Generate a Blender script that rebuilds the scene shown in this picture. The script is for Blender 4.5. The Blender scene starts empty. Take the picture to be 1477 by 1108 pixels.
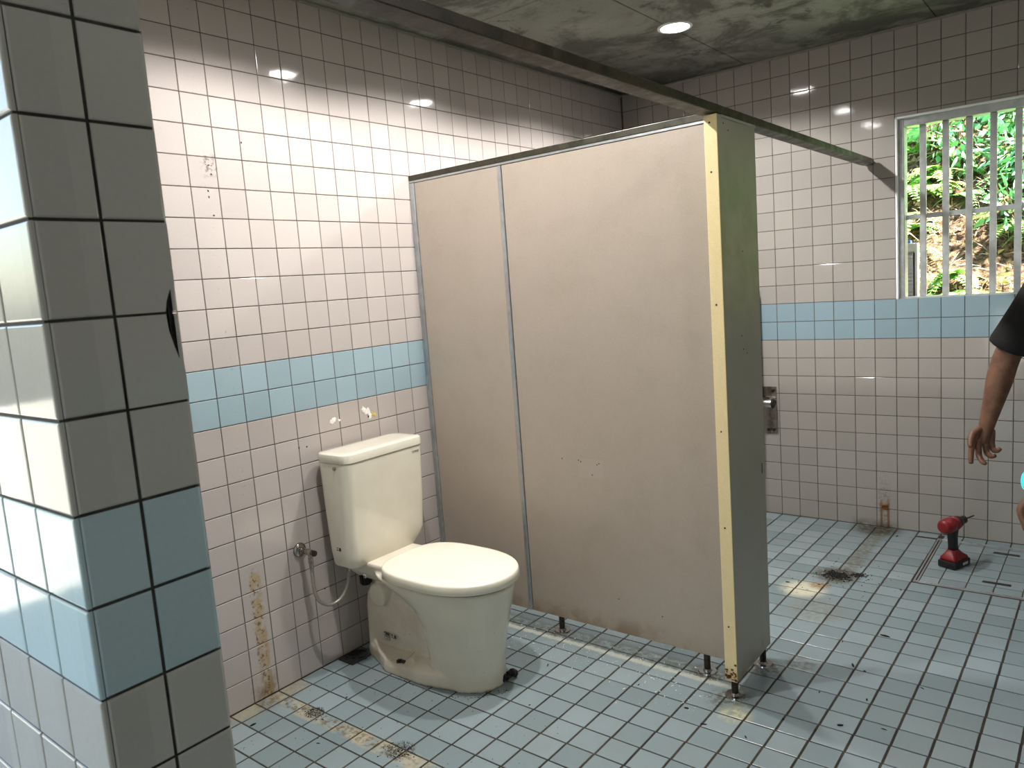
import bpy, bmesh, math, random
from mathutils import Vector, Matrix, Quaternion, noise as mnoise
random.seed(7)
SC = bpy.context.scene
COL = SC.collection
PI = math.pi

# ------------------------------------------------------------------ camera
F_PX, YAW, PITCH, ROLL = 1085.106, -0.6766, -0.1279, -0.0737
CAM = Vector((2.3561, -1.3425, 1.4004))
fwd = Vector((math.sin(YAW)*math.cos(PITCH), math.cos(YAW)*math.cos(PITCH), math.sin(PITCH)))
rt0 = Vector((math.cos(YAW), -math.sin(YAW), 0)); up0 = rt0.cross(fwd)
RT = math.cos(ROLL)*rt0 + math.sin(ROLL)*up0
UP = -math.sin(ROLL)*rt0 + math.cos(ROLL)*up0
cam = bpy.data.cameras.new('camera'); cam.sensor_width = 36; cam.lens = 36*F_PX/1477
cam.clip_start = 0.02; cam.clip_end = 200
cam.dof.use_dof = True; cam.dof.focus_distance = 2.6; cam.dof.aperture_fstop = 14
co = bpy.data.objects.new('camera', cam); COL.objects.link(co)
M4 = Matrix((RT, UP, -fwd)).transposed().to_4x4(); M4.translation = CAM
co.matrix_world = M4; SC.camera = co

# ------------------------------------------------------------------ world, sun, exposure
SC.view_settings.view_transform = 'Standard'; SC.view_settings.look = 'None'
SC.view_settings.gamma = 1; SC.view_settings.use_curve_mapping = False
SC.view_settings.exposure = 0.0
W = bpy.data.worlds.new('world'); SC.world = W; W.use_nodes = True
nt = W.node_tree; bg = nt.nodes['Background']
sky = nt.nodes.new('ShaderNodeTexSky'); sky.sky_type = 'NISHITA'; sky.sun_disc = False
sky.sun_elevation = math.radians(48); sky.sun_rotation = math.radians(60)
sky.air_density = 1.3; sky.dust_density = 3.0
nt.links.new(sky.outputs[0], bg.inputs[0]); bg.inputs[1].default_value = 0.85
sun = bpy.data.lights.new('sun', 'SUN'); sun.energy = 52; sun.angle = math.radians(3); sun.color = (1, .95, .86)
so = bpy.data.objects.new('sun', sun); COL.objects.link(so)
so.rotation_euler = Vector((-0.55, 0.12, -0.85)).to_track_quat('-Z', 'Y').to_euler()

LAMP_W = 108.0        # watts of each ceiling downlight

# ------------------------------------------------------------------ node helpers
class G:
    def __init__(s, name):
        s.m = bpy.data.materials.new(name); s.m.use_nodes = True
        s.t = s.m.node_tree; s.b = s.t.nodes['Principled BSDF']
    def n(s, typ, **kw):
        x = s.t.nodes.new(typ)
        for k, v in kw.items(): setattr(x, k, v)
        return x
    def put(s, sock, v):
        if isinstance(v, bpy.types.NodeSocket): s.t.links.new(v, sock)
        elif isinstance(v, (tuple, list)) and len(v) == 3 and sock.type == 'RGBA': sock.default_value = (*v, 1)
        else: sock.default_value = v
    def math(s, op, a, b=0.0, c=None, clamp=False):
        x = s.n('ShaderNodeMath', operation=op); x.use_clamp = clamp
        s.put(x.inputs[0], a); s.put(x.inputs[1], b)
        if c is not None: s.put(x.inputs[2], c)
        return x.outputs[0]
    def mul(s, a, b): return s.math('MULTIPLY', a, b)
    def add(s, a, b): return s.math('ADD', a, b)
    def vmath(s, op, a, b=(0, 0, 0)):
        x = s.n('ShaderNodeVectorMath', operation=op); s.put(x.inputs[0], a); s.put(x.inputs[1], b)
        return x.outputs[0]
    def pos(s):
        if not hasattr(s, '_p'):
            s._p = s.n('ShaderNodeNewGeometry').outputs['Position']
            x = s.n('ShaderNodeSeparateXYZ'); s.t.links.new(s._p, x.inputs[0]); s._x = x.outputs
        return s._p
    def xyz(s, i): s.pos(); return s._x[i]
    def noise(s, scale, detail=4, rough=.55, vec=None, dist=0):
        x = s.n('ShaderNodeTexNoise'); x.inputs['Scale'].default_value = scale
        x.inputs['Detail'].default_value = detail; x.inputs['Roughness'].default_value = rough
        x.inputs['Distortion'].default_value = dist
        s.put(x.inputs['Vector'], vec if vec is not None else s.pos()); return x.outputs[0]
    def white(s, vec):
        x = s.n('ShaderNodeTexWhiteNoise', noise_dimensions='3D'); s.put(x.inputs['Vector'], vec); return x.outputs[0]
    def rng(s, v, a, b, c=0., d=1., smooth=True):
        x = s.n('ShaderNodeMapRange', interpolation_type='SMOOTHSTEP' if smooth else 'LINEAR')
        s.put(x.inputs[0], v)
        for i, q in enumerate((a, b, c, d)): s.put(x.inputs[i+1], q)
        return x.outputs[0]
    def band(s, v, a, b, soft):
        return s.mul(s.rng(v, a-soft, a+soft), s.rng(v, b-soft, b+soft, 1., 0.))
    def mix(s, f, a, b):
        x = s.n('ShaderNodeMix', data_type='RGBA'); s.put(x.inputs[0], f); s.put(x.inputs[6], a); s.put(x.inputs[7], b)
        return x.outputs[2]
    def mulc(s, c, f):
        x = s.n('ShaderNodeMix', data_type='RGBA', blend_type='MULTIPLY'); x.inputs[0].default_value = 1
        s.put(x.inputs[6], c)
        cc = s.n('ShaderNodeCombineColor')
        for i in range(3): s.put(cc.inputs[i], f)
        s.t.links.new(cc.outputs[0], x.inputs[7]); return x.outputs[2]
    def bump(s, h, strength=.3, dist=.002):
        x = s.n('ShaderNodeBump'); x.inputs['Strength'].default_value = strength; x.inputs['Distance'].default_value = dist
        s.put(x.inputs['Height'], h); s.t.links.new(x.outputs[0], s.b.inputs['Normal'])
    def set(s, color=None, rough=None, metal=None, **kw):
        if color is not None: s.put(s.b.inputs['Base Color'], color)
        if rough is not None: s.put(s.b.inputs['Roughness'], rough)
        if metal is not None: s.put(s.b.inputs['Metallic'], metal)
        for k, v in kw.items(): s.put(s.b.inputs[k.replace('_', ' ')], v)
        return s.m

def lin(r, g, b):
    f = lambda c: (c/255/12.92) if c/255 <= .04045 else ((c/255+.055)/1.055)**2.4
    return (f(r), f(g), f(b))

def simple(name, rgb, rough=.5, metal=0., var=.12, scale=30., bump=0.):
    g = G(name); n = g.noise(scale, 3)
    c = g.mulc(lin(*rgb), g.rng(n, .25, .75, 1-var, 1+var))
    if bump: g.bump(n, bump, .001)
    return g.set(c, g.rng(n, .2, .8, max(0, rough-.06), min(1, rough+.06)), metal)

def wall_tile_mat(name, rgb, side):
    g = G(name); p = g.pos()
    cell = g.vmath('FLOOR', g.vmath('MULTIPLY', g.vmath('ADD', p, (.0512 if side == 'left' else .9912-.9, .0004, .0)), (10, 10, 10)))
    w = g.white(cell)
    c = g.mulc(lin(*rgb), g.rng(w, 0, 1, .93, 1.03, False))
    fine = g.noise(180, 2)
    c = g.mulc(c, g.rng(fine, .3, .7, .985, 1.015))
    if side == 'left':
        n = g.noise(22, 5, .65); n2 = g.noise(70, 4, .7)
        # rust and mortar left where the old partition met the wall
        y, z = g.xyz(1), g.xyz(2)
        yy = g.add(y, g.mul(g.math('SUBTRACT', n2, .5), .03))
        m = g.mul(g.band(yy, .035, .080, .006), g.rng(z, .50, .44))
        m = g.mul(m, g.rng(n, .38, .55))
        c = g.mix(g.mul(m, .75), c, lin(176, 152, 104))
        m2 = g.mul(g.mul(g.band(yy, .035, .075, .008), g.rng(z, .50, .43)), g.rng(n2, .52, .62))
        c = g.mix(g.mul(m2, .8), c, lin(92, 66, 44))
        m3 = g.mul(g.mul(g.band(y, .0, .10, .02), g.rng(z, .12, .02)), g.rng(n, .35, .6))
        c = g.mix(g.mul(m3, .6), c, lin(120, 98, 70))
        m4 = g.mul(g.band(yy, .055, .075, .012), g.rng(n2, .60, .68))
        c = g.mix(g.mul(m4, .5), c, lin(120, 100, 84))
        m5 = g.mul(g.mul(g.band(yy, .05, .10, .012), g.band(z, 1.84, 1.91, .012)), g.rng(n2, .48, .6))
        c = g.mix(g.mul(m5, .65), c, lin(96, 84, 74))
    if side == 'back':
        n = g.noise(22, 5, .65); n2 = g.noise(70, 4, .7)
        x, z = g.xyz(0), g.xyz(2)
        xx = g.add(x, g.mul(g.math('SUBTRACT', n2, .5), .02))
        a = g.mul(g.band(xx, 1.425, 1.436, .004), g.rng(z, .16, .12))
        b = g.mul(g.band(xx, 1.458, 1.470, .004), g.rng(z, .16, .12))
        c = g.mix(g.mul(g.math('MAXIMUM', a, b), .8), c, lin(120, 74, 34))
        m = g.mul(g.mul(g.band(xx, 1.42, 1.475, .008), g.rng(z, .34, .12)), g.rng(n2, .45, .6))
        c = g.mix(g.mul(m, .6), c, lin(120, 96, 62))
        m = g.mul(g.mul(g.band(xx, 1.30, 1.50, .04), g.rng(z, .05, .0)), g.rng(n, .3, .6))
        c = g.mix(g.mul(m, .65), c, lin(60, 52, 40))
    r = .065
    g.bump(g.noise(14, 2), .06, .004)
    return g.set(c, r, 0., Specular_IOR_Level=.5)

def floor_tile_mat():
    g = G('floor_tile_glaze'); x, y = g.xyz(0), g.xyz(1)
    yr = g.math('SUBTRACT', y, 0); xr = g.math('SUBTRACT', x, g.mul(g.math('SUBTRACT', y, 0), .0137))
    cv = g.n('ShaderNodeCombineXYZ'); g.put(cv.inputs[0], g.math('FLOOR', g.mul(g.math('SUBTRACT', xr, -.03), 10)))
    g.put(cv.inputs[1], g.math('FLOOR', g.math('DIVIDE', y, .0975)))
    w = g.white(cv.outputs[0])
    c = g.mix(w, lin(121, 137, 140), lin(142, 156, 160))
    n = g.noise(7, 5, .6); n2 = g.noise(45, 5, .7); n3 = g.noise(160, 3, .7)
    c = g.mix(g.rng(n, .42, .75, 0, .22), c, lin(124, 136, 136))
    yy = g.add(y, g.mul(g.math('SUBTRACT', n2, .5), .03)); xx = g.add(x, g.mul(g.math('SUBTRACT', n2, .5), .03))
    brown = lin(112, 94, 66); cream = lin(182, 172, 146); black = lin(34, 30, 26)
    # trace of the old partition out from the left wall
    strip = g.mul(g.band(yy, .035, .100, .008), g.rng(x, .9, .7))
    c = g.mix(g.mul(strip, g.rng(n, .40, .58, .0, .75)), c, cream)
    c = g.mix(g.mul(g.mul(g.band(yy, .045, .092, .010), g.rng(x, .95, .6)), g.rng(n2, .46, .60, .0, .85)), c, brown)
    c = g.mix(g.mul(g.mul(g.rng(x, .11, .03), g.band(yy, -.12, .19, .03)), g.rng(n2, .40, .55, .3, .85)), c, g.mix(g.rng(n, .4, .6), brown, lin(160, 148, 120)))
    def ring(cx, cy, r, strength):
        dx = g.math('SUBTRACT', x, cx); dy = g.math('SUBTRACT', y, cy)
        d = g.math('SQRT', g.add(g.mul(dx, dx), g.mul(dy, dy)))
        return g.mul(g.rng(d, r*1.15, r*.8), g.mul(g.rng(n3, .44, .56), strength))
    c = g.mix(ring(.238, .078, .034, .9), c, black)
    c = g.mix(ring(.655, .088, .046, .8), c, black)
    # grime below the standing partition
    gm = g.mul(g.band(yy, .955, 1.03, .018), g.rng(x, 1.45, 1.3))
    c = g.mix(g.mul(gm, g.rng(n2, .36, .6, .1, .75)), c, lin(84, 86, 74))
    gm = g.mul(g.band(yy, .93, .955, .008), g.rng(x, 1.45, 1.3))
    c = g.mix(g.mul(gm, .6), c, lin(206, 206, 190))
    def blob(cx, cy, r, col, s, lo=.4, hi=.6):
        dx = g.math('SUBTRACT', xx, cx); dy = g.math('SUBTRACT', yy, cy)
        d = g.math('SQRT', g.add(g.mul(dx, dx), g.mul(dy, dy)))
        return g.mix(g.mul(g.rng(d, r, r*.35), g.rng(n2, lo, hi, .2*s, s)), c, col)
    for (cx, cy, r) in ((1.40, .875, .10), (1.27, 1.0, .08), (1.43, 1.13, .085), (.635, 1.0, .07)):
        c = blob(cx, cy, r, lin(80, 76, 58), .8)
    c = blob(1.45, .80, .07, lin(190, 186, 150), .8); c = blob(1.52, 1.22, .08, lin(96, 90, 74), .6)
    # far right trace by the back wall
    c = g.mix(g.mul(g.mul(g.band(xx, 1.405, 1.475, .018), g.band(y, 2.05, 2.9, .08)), g.rng(n2, .36, .6, .15, .7)), c, lin(104, 96, 74))
    c = blob(1.42, 2.80, .16, lin(66, 60, 46), .9, .3, .5); c = blob(1.41, 2.08, .13, lin(72, 66, 52), .95, .35, .5)
    c = blob(1.33, 1.86, .12, lin(214, 210, 184), .9, .3, .5); c = blob(1.38, 1.93, .06, lin(150, 120, 74), .8, .4, .5)
    c = blob(1.44, 1.68, .16, lin(128, 128, 116), .7); c = blob(.05, .43, .09, lin(24, 22, 20), 1., .2, .3)
    c = g.mix(g.rng(n3, .69, .72, 0, .6), c, lin(70, 62, 50))
    r = .25
    g.bump(g.noise(13, 2), .10, .004)
    return g.set(c, r, 0.)

def grout_mat(name, a, b, floor=False):
    g = G(name); n = g.noise(6, 5, .7); n2 = g.noise(240, 2)
    c = g.mix(g.rng(n, .35, .65), lin(*a), lin(*b))
    c = g.mulc(c, g.rng(n2, .3, .7, .8, 1.2)); g.bump(n2, .5, .001)
    return g.set(c, .85)

def ceiling_mat():
    g = G('ceiling_board'); p = g.pos()
    n = g.noise(2.4, 7, .68, dist=.4); n2 = g.noise(5.5, 7, .72, dist=.6); n3 = g.noise(90, 3); n4 = g.noise(1.3, 3)
    c = g.mix(g.rng(n4, .35, .65), lin(128, 128, 118), lin(152, 152, 142))
    c = g.mix(g.rng(n, .44, .60, 0, .8), c, lin(66, 66, 54))
    c = g.mix(g.rng(n2, .57, .66, 0, .7), c, lin(48, 47, 38))
    c = g.mix(g.rng(n2, .30, .38, .35, 0), c, lin(160, 160, 150))
    # darker towards the left back corner
    d = g.mul(g.rng(g.xyz(0), 1.1, .2), g.rng(g.xyz(1), 1.4, 2.5))
    c = g.mix(g.mul(d, g.rng(n, .3, .55, .5, .9)), c, lin(46, 46, 38))
    c = g.mulc(c, g.rng(n3, .3, .7, .93, 1.07)); g.bump(n3, .25, .001)
    return g.set(c, .8)

def laminate_mat(name, rgb, dirt):
    g = G(name); p = g.pos()
    n = g.noise(6, 6, .65); n2 = g.noise(420, 2); n3 = g.noise(60, 4, vec=g.vmath('MULTIPLY', p, (1, 1, .4)))
    c = g.mulc(lin(*rgb), g.rng(n3, .3, .7, .99, 1.01))
    c = g.mix(g.rng(n, .45, .7, 0, .25), c, lin(*dirt))
    c = g.mulc(c, g.rng(n2, .3, .7, .95, 1.05))
    z = g.xyz(2)
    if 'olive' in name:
        c = g.mix(g.mul(g.mul(g.rng(z, .9, 1.5), g.rng(z, 1.85, 1.6)), g.rng(n, .3, .6, .3, .75)), c, lin(112, 130, 84))  # green reflected from the foliage outside, painted on the upper board
    elif 'beige' in name:
        c = g.mix(g.mul(g.mul(g.band(g.xyz(0), .772, .885, .002), g.band(z, .662, .735, .002)), .2), c, lin(196, 188, 180))
    c = g.mix(g.mul(g.rng(z, .15, .06), g.rng(n, .4, .6, .2, .7)), c, lin(120, 92, 60))
    g.bump(n2, .15, .0006)
    return g.set(c, .42)

def rusty_rail_mat():
    g = G('weathered_brown_rail'); n = g.noise(16, 6, .7); n2 = g.noise(60, 4, .7); y = g.xyz(1)
    c = g.mix(g.rng(n, .4, .62), lin(40, 36, 32), lin(66, 54, 45))
    c = g.mix(g.rng(n2, .52, .66), c, lin(30, 27, 24))
    gr = g.mul(g.rng(y, -.4, 2.6, .3, .8), g.rng(n2, .35, .6))
    c = g.mix(g.mul(gr, .8), c, lin(70, 78, 50))
    g.bump(n2, .3, .001)
    return g.set(c, g.rng(n, .3, .7, .32, .6), .25)

def ceramic_mat():
    g = G('ivory_ceramic'); n = g.noise(9, 4); n2 = g.noise(150, 3, .7); z, x = g.xyz(2), g.xyz(0)
    c = g.mix(g.rng(n, .3, .7), lin(226, 219, 202), lin(232, 226, 210))
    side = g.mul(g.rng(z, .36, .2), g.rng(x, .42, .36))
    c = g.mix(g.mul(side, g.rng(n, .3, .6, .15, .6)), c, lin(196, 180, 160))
    c = g.mix(g.mul(g.rng(z, .33, .25), g.rng(n2, .69, .71, 0, .7)), c, lin(76, 62, 48))
    c = g.mix(g.mul(g.rng(z, .012, .0), g.rng(g.noise(40, 4), .4, .6, .2, .6)), c, lin(140, 126, 102))
    return g.set(c, .09, 0., Coat_Weight=.4, Coat_Roughness=.04)

def leaf_mat(name, a, b, br=None):
    g = G(name); oi = g.n('ShaderNodeObjectInfo').outputs['Random']; n = g.noise(14, 3)
    c = g.mix(oi, lin(*a), lin(*b)); c = g.mulc(c, g.rng(n, .3, .7, .7, 1.25))
    if br: c = g.mix(g.rng(g.noise(9, 3), .58, .7, 0, .8), c, lin(*br))
    return g.set(c, .45, 0., Transmission_Weight=0.)

M = {}
M['pink_left'] = wall_tile_mat('pinkish_grey_wall_tile', (186, 177, 172), 'left')
M['blue_left'] = wall_tile_mat('pale_blue_wall_tile', (156, 178, 187), 'left')
M['pink_back'] = wall_tile_mat('pinkish_grey_back_tile', (162, 157, 151), 'back')
M['blue_back'] = wall_tile_mat('pale_blue_back_tile', (138, 162, 172), 'back')
M['pink_front'] = wall_tile_mat('grey_stub_tile', (188, 186, 180), 'front')
M['blue_front'] = wall_tile_mat('blue_stub_tile', (182, 204, 210), 'front')
M['floor'] = floor_tile_mat()
M['wgrout'] = grout_mat('wall_grout', (104, 92, 84), (72, 62, 56))
M['sgrout'] = grout_mat('stub_grout', (70, 66, 60), (28, 26, 24))
M['fgrout'] = grout_mat('floor_grout', (34, 27, 22), (62, 50, 40))
M['ceil'] = ceiling_mat()
M['slab'] = simple('roof_slab', (110, 110, 102), .9)
M['seam'] = simple('dark_seam', (30, 30, 26), .9)
M['trim'] = simple('ceiling_bead', (132, 130, 118), .6)
M['lam'] = laminate_mat('beige_laminate', (181, 168, 154), (160, 147, 128))
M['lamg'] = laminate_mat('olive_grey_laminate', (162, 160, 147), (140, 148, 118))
M['lamc'] = laminate_mat('cream_edge_laminate', (242, 222, 170), (230, 206, 150))
M['alu'] = simple('aluminium_channel', (176, 180, 182), .38, .7)
M['rail'] = rusty_rail_mat()
M['steel'] = simple('stainless_steel', (176, 172, 166), .2, 1., .15, 60)
M['dsteel'] = simple('dark_tarnished_steel', (70, 64, 58), .35, .9, .3, 60)
M['chrome'] = simple('worn_chrome', (170, 164, 156), .18, 1., .2, 80)
M['hose'] = simple('braided_hose', (168, 162, 150), .35, .5, .12, 200, .4)
M['cer'] = ceramic_mat()
M['lid'] = simple('cream_plastic_lid', (240, 234, 216), .22, 0, .03, 8)
M['rubber'] = simple('black_rubber', (14, 13, 12), .6)
M['ink'] = simple('dark_print', (40, 40, 42), .5)
M['white'] = simple('white_plaster', (236, 234, 226), .9, 0, .08, 90, .3)
M['yplaster'] = simple('yellowed_adhesive', (206, 180, 112), .8, 0, .15, 90, .3)
M['crumb'] = simple('black_crumb', (24, 21, 18), .9)
M['wcrumb'] = simple('white_crumb', (232, 232, 226), .9)
M['rust'] = simple('rusted_metal', (126, 84, 44), .8, .2, .35, 120, .5)
M['red'] = simple('red_tool_plastic', (126, 18, 20), .42, 0, .1, 60)
M['black'] = simple('black_tool_plastic', (22, 20, 20), .5, 0, .1, 60)
M['cyan'] = simple('turquoise_tool_plastic', (0, 160, 172), .4, 0, .08, 60)
M['whiteplastic'] = simple('white_painted_metal', (238, 240, 242), .5, 0, .03)
M['blueplastic'] = simple('blue_cap', (70, 140, 230), .5, 0, .03)
M['label'] = simple('pale_label', (206, 202, 192), .6, 0, .03)
M['slat'] = simple('pale_slat', (226, 232, 242), .5, 0, .03)
M['darkwall'] = simple('weathered_render', (92, 92, 86), .9, 0, .2, 5)
M['bark'] = simple('brown_stem', (96, 72, 48), .9, 0, .2)
M['shirt'] = simple('black_cotton', (17, 16, 18), .9, 0, .2, 60, .3)
M['trousers'] = simple('dark_grey_trousers', (44, 44, 48), .9, 0, .2, 60, .3)
M['shoe'] = simple('dark_shoe', (30, 28, 26), .6)
M['hair'] = simple('black_hair', (18, 15, 13), .6, 0, .3, 90, .5)
M['eye'] = simple('eye_dark', (24, 18, 14), .2)
def skin_mat():
    g = G('tanned_skin'); n = g.noise(24, 4); n2 = g.noise(260, 2)
    c = g.mix(g.rng(n, .3, .7), lin(100, 69, 52), lin(128, 90, 68)); g.bump(n2, .25, .0008)
    return g.set(c, .48, 0., Subsurface_Weight=.05)
M['skin'] = skin_mat()
def lens_mat():
    g = G('lamp_lens'); g.set((1, 1, 1), .4)
    g.b.inputs['Emission Color'].default_value = (1, .97, .93, 1); g.b.inputs['Emission Strength'].default_value = 60
    return g.m
M['lens'] = lens_mat()
def cyan_glow():
    g = G('turquoise_display'); g.set(lin(60, 230, 235), .3)
    g.b.inputs['Emission Color'].default_value = (.1, .85, .9, 1); g.b.inputs['Emission Strength'].default_value = .45
    return g.m
M['display'] = cyan_glow()
def soil_mat():
    g = G('dry_litter_soil'); n = g.noise(5, 8, .75); n2 = g.noise(38, 6, .75)
    c = g.mix(g.rng(n2, .38, .62), lin(50, 34, 24), lin(150, 116, 86)); c = g.mix(g.rng(n, .5, .62, 0, .7), c, lin(96, 110, 50))
    g.bump(n2, 1., .03); return g.set(c, .95)
M['soil'] = soil_mat()
M['straw'] = leaf_mat('dry_straw', (160, 130, 106), (206, 180, 152))
M['fern'] = leaf_mat('fern_green', (146, 188, 92), (110, 172, 92), (176, 170, 90))
M['shrub'] = leaf_mat('shrub_green', (118, 180, 128), (140, 198, 150))
M['strap'] = leaf_mat('strap_leaf_green', (128, 172, 86), (150, 190, 100))
M['concrete'] = simple('outdoor_asphalt', (128, 126, 118), .9, 0, .15, 8)

# ------------------------------------------------------------------ object helpers
def link(name, me, mat=None, parent=None):
    o = bpy.data.objects.new(name, me); COL.objects.link(o)
    if mat is not None:
        if len(me.materials): me.materials.clear()
        for m in (mat if isinstance(mat, (list, tuple)) else [mat]): me.materials.append(m)
    if parent is not None: o.parent = parent
    return o
def obj(name, bm, mat, parent=None, smooth=False, loc=None):
    me = bpy.data.meshes.new(name)
    bmesh.ops.recalc_face_normals(bm, faces=bm.faces)
    bm.to_mesh(me); bm.free()
    if smooth:
        me.polygons.foreach_set('use_smooth', [True]*len(me.polygons))
        if smooth != 'all': me.set_sharp_from_angle(angle=math.radians(38))
    o = link(name, me, mat, parent)
    if loc is not None: o.location = loc
    return o
def empty(name, loc=(0, 0, 0), parent=None, rz=0):
    o = bpy.data.objects.new(name, None); o.empty_display_size = .05; COL.objects.link(o)
    o.location = loc; o.rotation_euler = (0, 0, rz)
    if parent: o.parent = parent
    return o
def tag(o, label=None, cat=None, group=None, kind=None):
    if label: o['label'] = label
    if cat: o['category'] = cat
    if group: o['group'] = group
    if kind: o['kind'] = kind
    return o
def box(bm, x0, x1, y0, y1, z0, z1, bev=0., seg=2):
    vs = [bm.verts.new((x, y, z)) for x in (x0, x1) for y in (y0, y1) for z in (z0, z1)]
    fs = [bm.faces.new([vs[i] for i in q]) for q in ((0, 1, 3, 2), (4, 6, 7, 5), (0, 4, 5, 1), (2, 3, 7, 6), (0, 2, 6, 4), (1, 5, 7, 3))]
    if bev:
        es = list({e for f in fs for e in f.edges})
        bmesh.ops.bevel(bm, geom=es, offset=bev, segments=seg, profile=.5, affect='EDGES')
    return bm
def B(*a, **k): return box(bmesh.new(), *a, **k)
def frame_of(d):
    d = d.normalized(); a = Vector((0, 0, 1)) if abs(d.z) < .9 else Vector((1, 0, 0))
    u = d.cross(a).normalized(); return u, d.cross(u).normalized()
def rings(bm, rs, cap=True, closed=True):
    vr = [[bm.verts.new(p) for p in r] for r in rs]; n = len(rs[0])
    for a, b in zip(vr, vr[1:]):
        for i in range(n if closed else n-1):
            bm.faces.new((a[i], a[(i+1) % n], b[(i+1) % n], b[i]))
    if cap: bm.faces.new(vr[0][::-1]); bm.faces.new(vr[-1])
    return bm
def cone(bm, p0, p1, r0, r1=None, seg=20, bev=0):
    r1 = r0 if r1 is None else r1; p0, p1 = Vector(p0), Vector(p1); d = p1-p0; u, v = frame_of(d); L = d.length; dn = d/L
    prof = [(0, r0), (L, r1)]
    if bev: prof = [(0, r0-bev), (bev*.3, r0-bev*.3), (bev, r0), (L-bev, r1), (L-bev*.3, r1-bev*.3), (L, r1-bev)]
    rings(bm, [[p0+dn*t+(u*math.cos(2*PI*i/seg)+v*math.sin(2*PI*i/seg))*r for i in range(seg)] for t, r in prof])
    return bm
def tube(bm, pts, r, seg=12):
    pts = [Vector(p) for p in pts]; rs = r if isinstance(r, (list, tuple)) else [r]*len(pts)
    out = []; u = None
    for i, p in enumerate(pts):
        d = (pts[min(i+1, len(pts)-1)]-pts[max(i-1, 0)]).normalized()
        if u is None: u, v = frame_of(d)
        else: u = (u-d*u.dot(d)).normalized(); v = d.cross(u)
        out.append([p+(u*math.cos(2*PI*k/seg)+v*math.sin(2*PI*k/seg))*rs[i] for k in range(seg)])
    return rings(bm, out)
def bez(p0, p1, p2, p3, n=16):
    P = [Vector(p) for p in (p0, p1, p2, p3)]
    return [P[0]*(1-t)**3+P[1]*3*t*(1-t)**2+P[2]*3*t*t*(1-t)+P[3]*t**3 for t in [i/n for i in range(n+1)]]
def rrect(x0, x1, y0, y1, z, r, n=5):
    out = []
    for cx, cy, a in ((x1-r, y1-r, 0), (x0+r, y1-r, 90), (x0+r, y0+r, 180), (x1-r, y0+r, 270)):
        for i in range(n+1):
            t = math.radians(a+90*i/n); out.append(Vector((cx+r*math.cos(t), cy+r*math.sin(t), z)))
    return out
def project(p):
    d = Vector(p)-CAM; w = d.dot(fwd)
    if w < .05: return None
    return (738.5+F_PX*d.dot(RT)/w, 554-F_PX*d.dot(UP)/w, w)

# ------------------------------------------------------------------ dimensions
YB = 2.843            # back wall face
YF = -0.907           # inner face of the front wall
YO = -1.047           # outer face
XS = 1.535            # end of the front wall beside the doorway
H = 2.50
XR = 3.7088             # right wall
T, J = .0972, .0028   # wall tile and joint
REC = .0022

OCC = [((0, .985, .065), (1.38, 1.03, 1.9)), ((1.37, .875, .06), (1.43, 1.18, 1.9)),
       ((-.2, YO, 0), (XS, YF, 2.6)), ((.03, .345, .41), (.2, .745, .83)), ((.28, .37, .02), (.7, .72, .41))]
def hidden(p, skip=()):
    o = CAM; d = Vector(p)-CAM
    for i, (a, b) in enumerate(OCC):
        if i in skip: continue
        t0, t1 = 0., .985
        ok = True
        for k in range(3):
            if abs(d[k]) < 1e-9:
                if o[k] < a[k] or o[k] > b[k]: ok = False; break
                continue
            q0, q1 = (a[k]-o[k])/d[k], (b[k]-o[k])/d[k]
            if q0 > q1: q0, q1 = q1, q0
            t0, t1 = max(t0, q0), min(t1, q1)
            if t0 > t1: ok = False; break
        if ok: return True
    return False
def score(c, n, skip=()):
    """area in the picture of a tile centred at c; 0 when it cannot be seen"""
    q = project(c)
    if q is None or not (-60 < q[0] < 1537 and -60 < q[1] < 1168): return 0
    if (CAM-Vector(c)).dot(Vector(n)) <= 0: return 0
    if hidden(c, skip):
        return 0
    d = CAM-Vector(c)
    return d.normalized().dot(Vector(n))/d.length_squared

tile_cache = {}
def tile_mesh(a, b, mat, th=.006, ch=.0016):
    """tile a wide, b high, face towards +Z of its own frame, centred"""
    key = (round(a, 4), round(b, 4), mat.name)
    if key in tile_cache: return tile_cache[key]
    bm = bmesh.new(); tile_geo(bm, a, b, th, ch, Matrix.Identity(4))
    me = bpy.data.meshes.new('tile'); bm.to_mesh(me); bm.free(); me.materials.append(mat)
    tile_cache[key] = me; return me
def tile_geo(bm, a, b, th, ch, mx):
    def q(x, y, z): return bm.verts.new(mx @ Vector((x, y, z)))
    def ring(da, z): return [q(-a/2+da, -b/2+da, z), q(a/2-da, -b/2+da, z), q(a/2-da, b/2-da, z), q(-a/2+da, b/2-da, z)]
    r0, r1, r2, r3 = ring(0, -th), ring(0, -ch), ring(ch*.35, -ch*.3), ring(ch, 0)
    for A, Bq in ((r0, r1), (r1, r2), (r2, r3)):
        for i in range(4): bm.faces.new((A[i], A[(i+1) % 4], Bq[(i+1) % 4], Bq[i]))
    bm.faces.new(r3)
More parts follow.
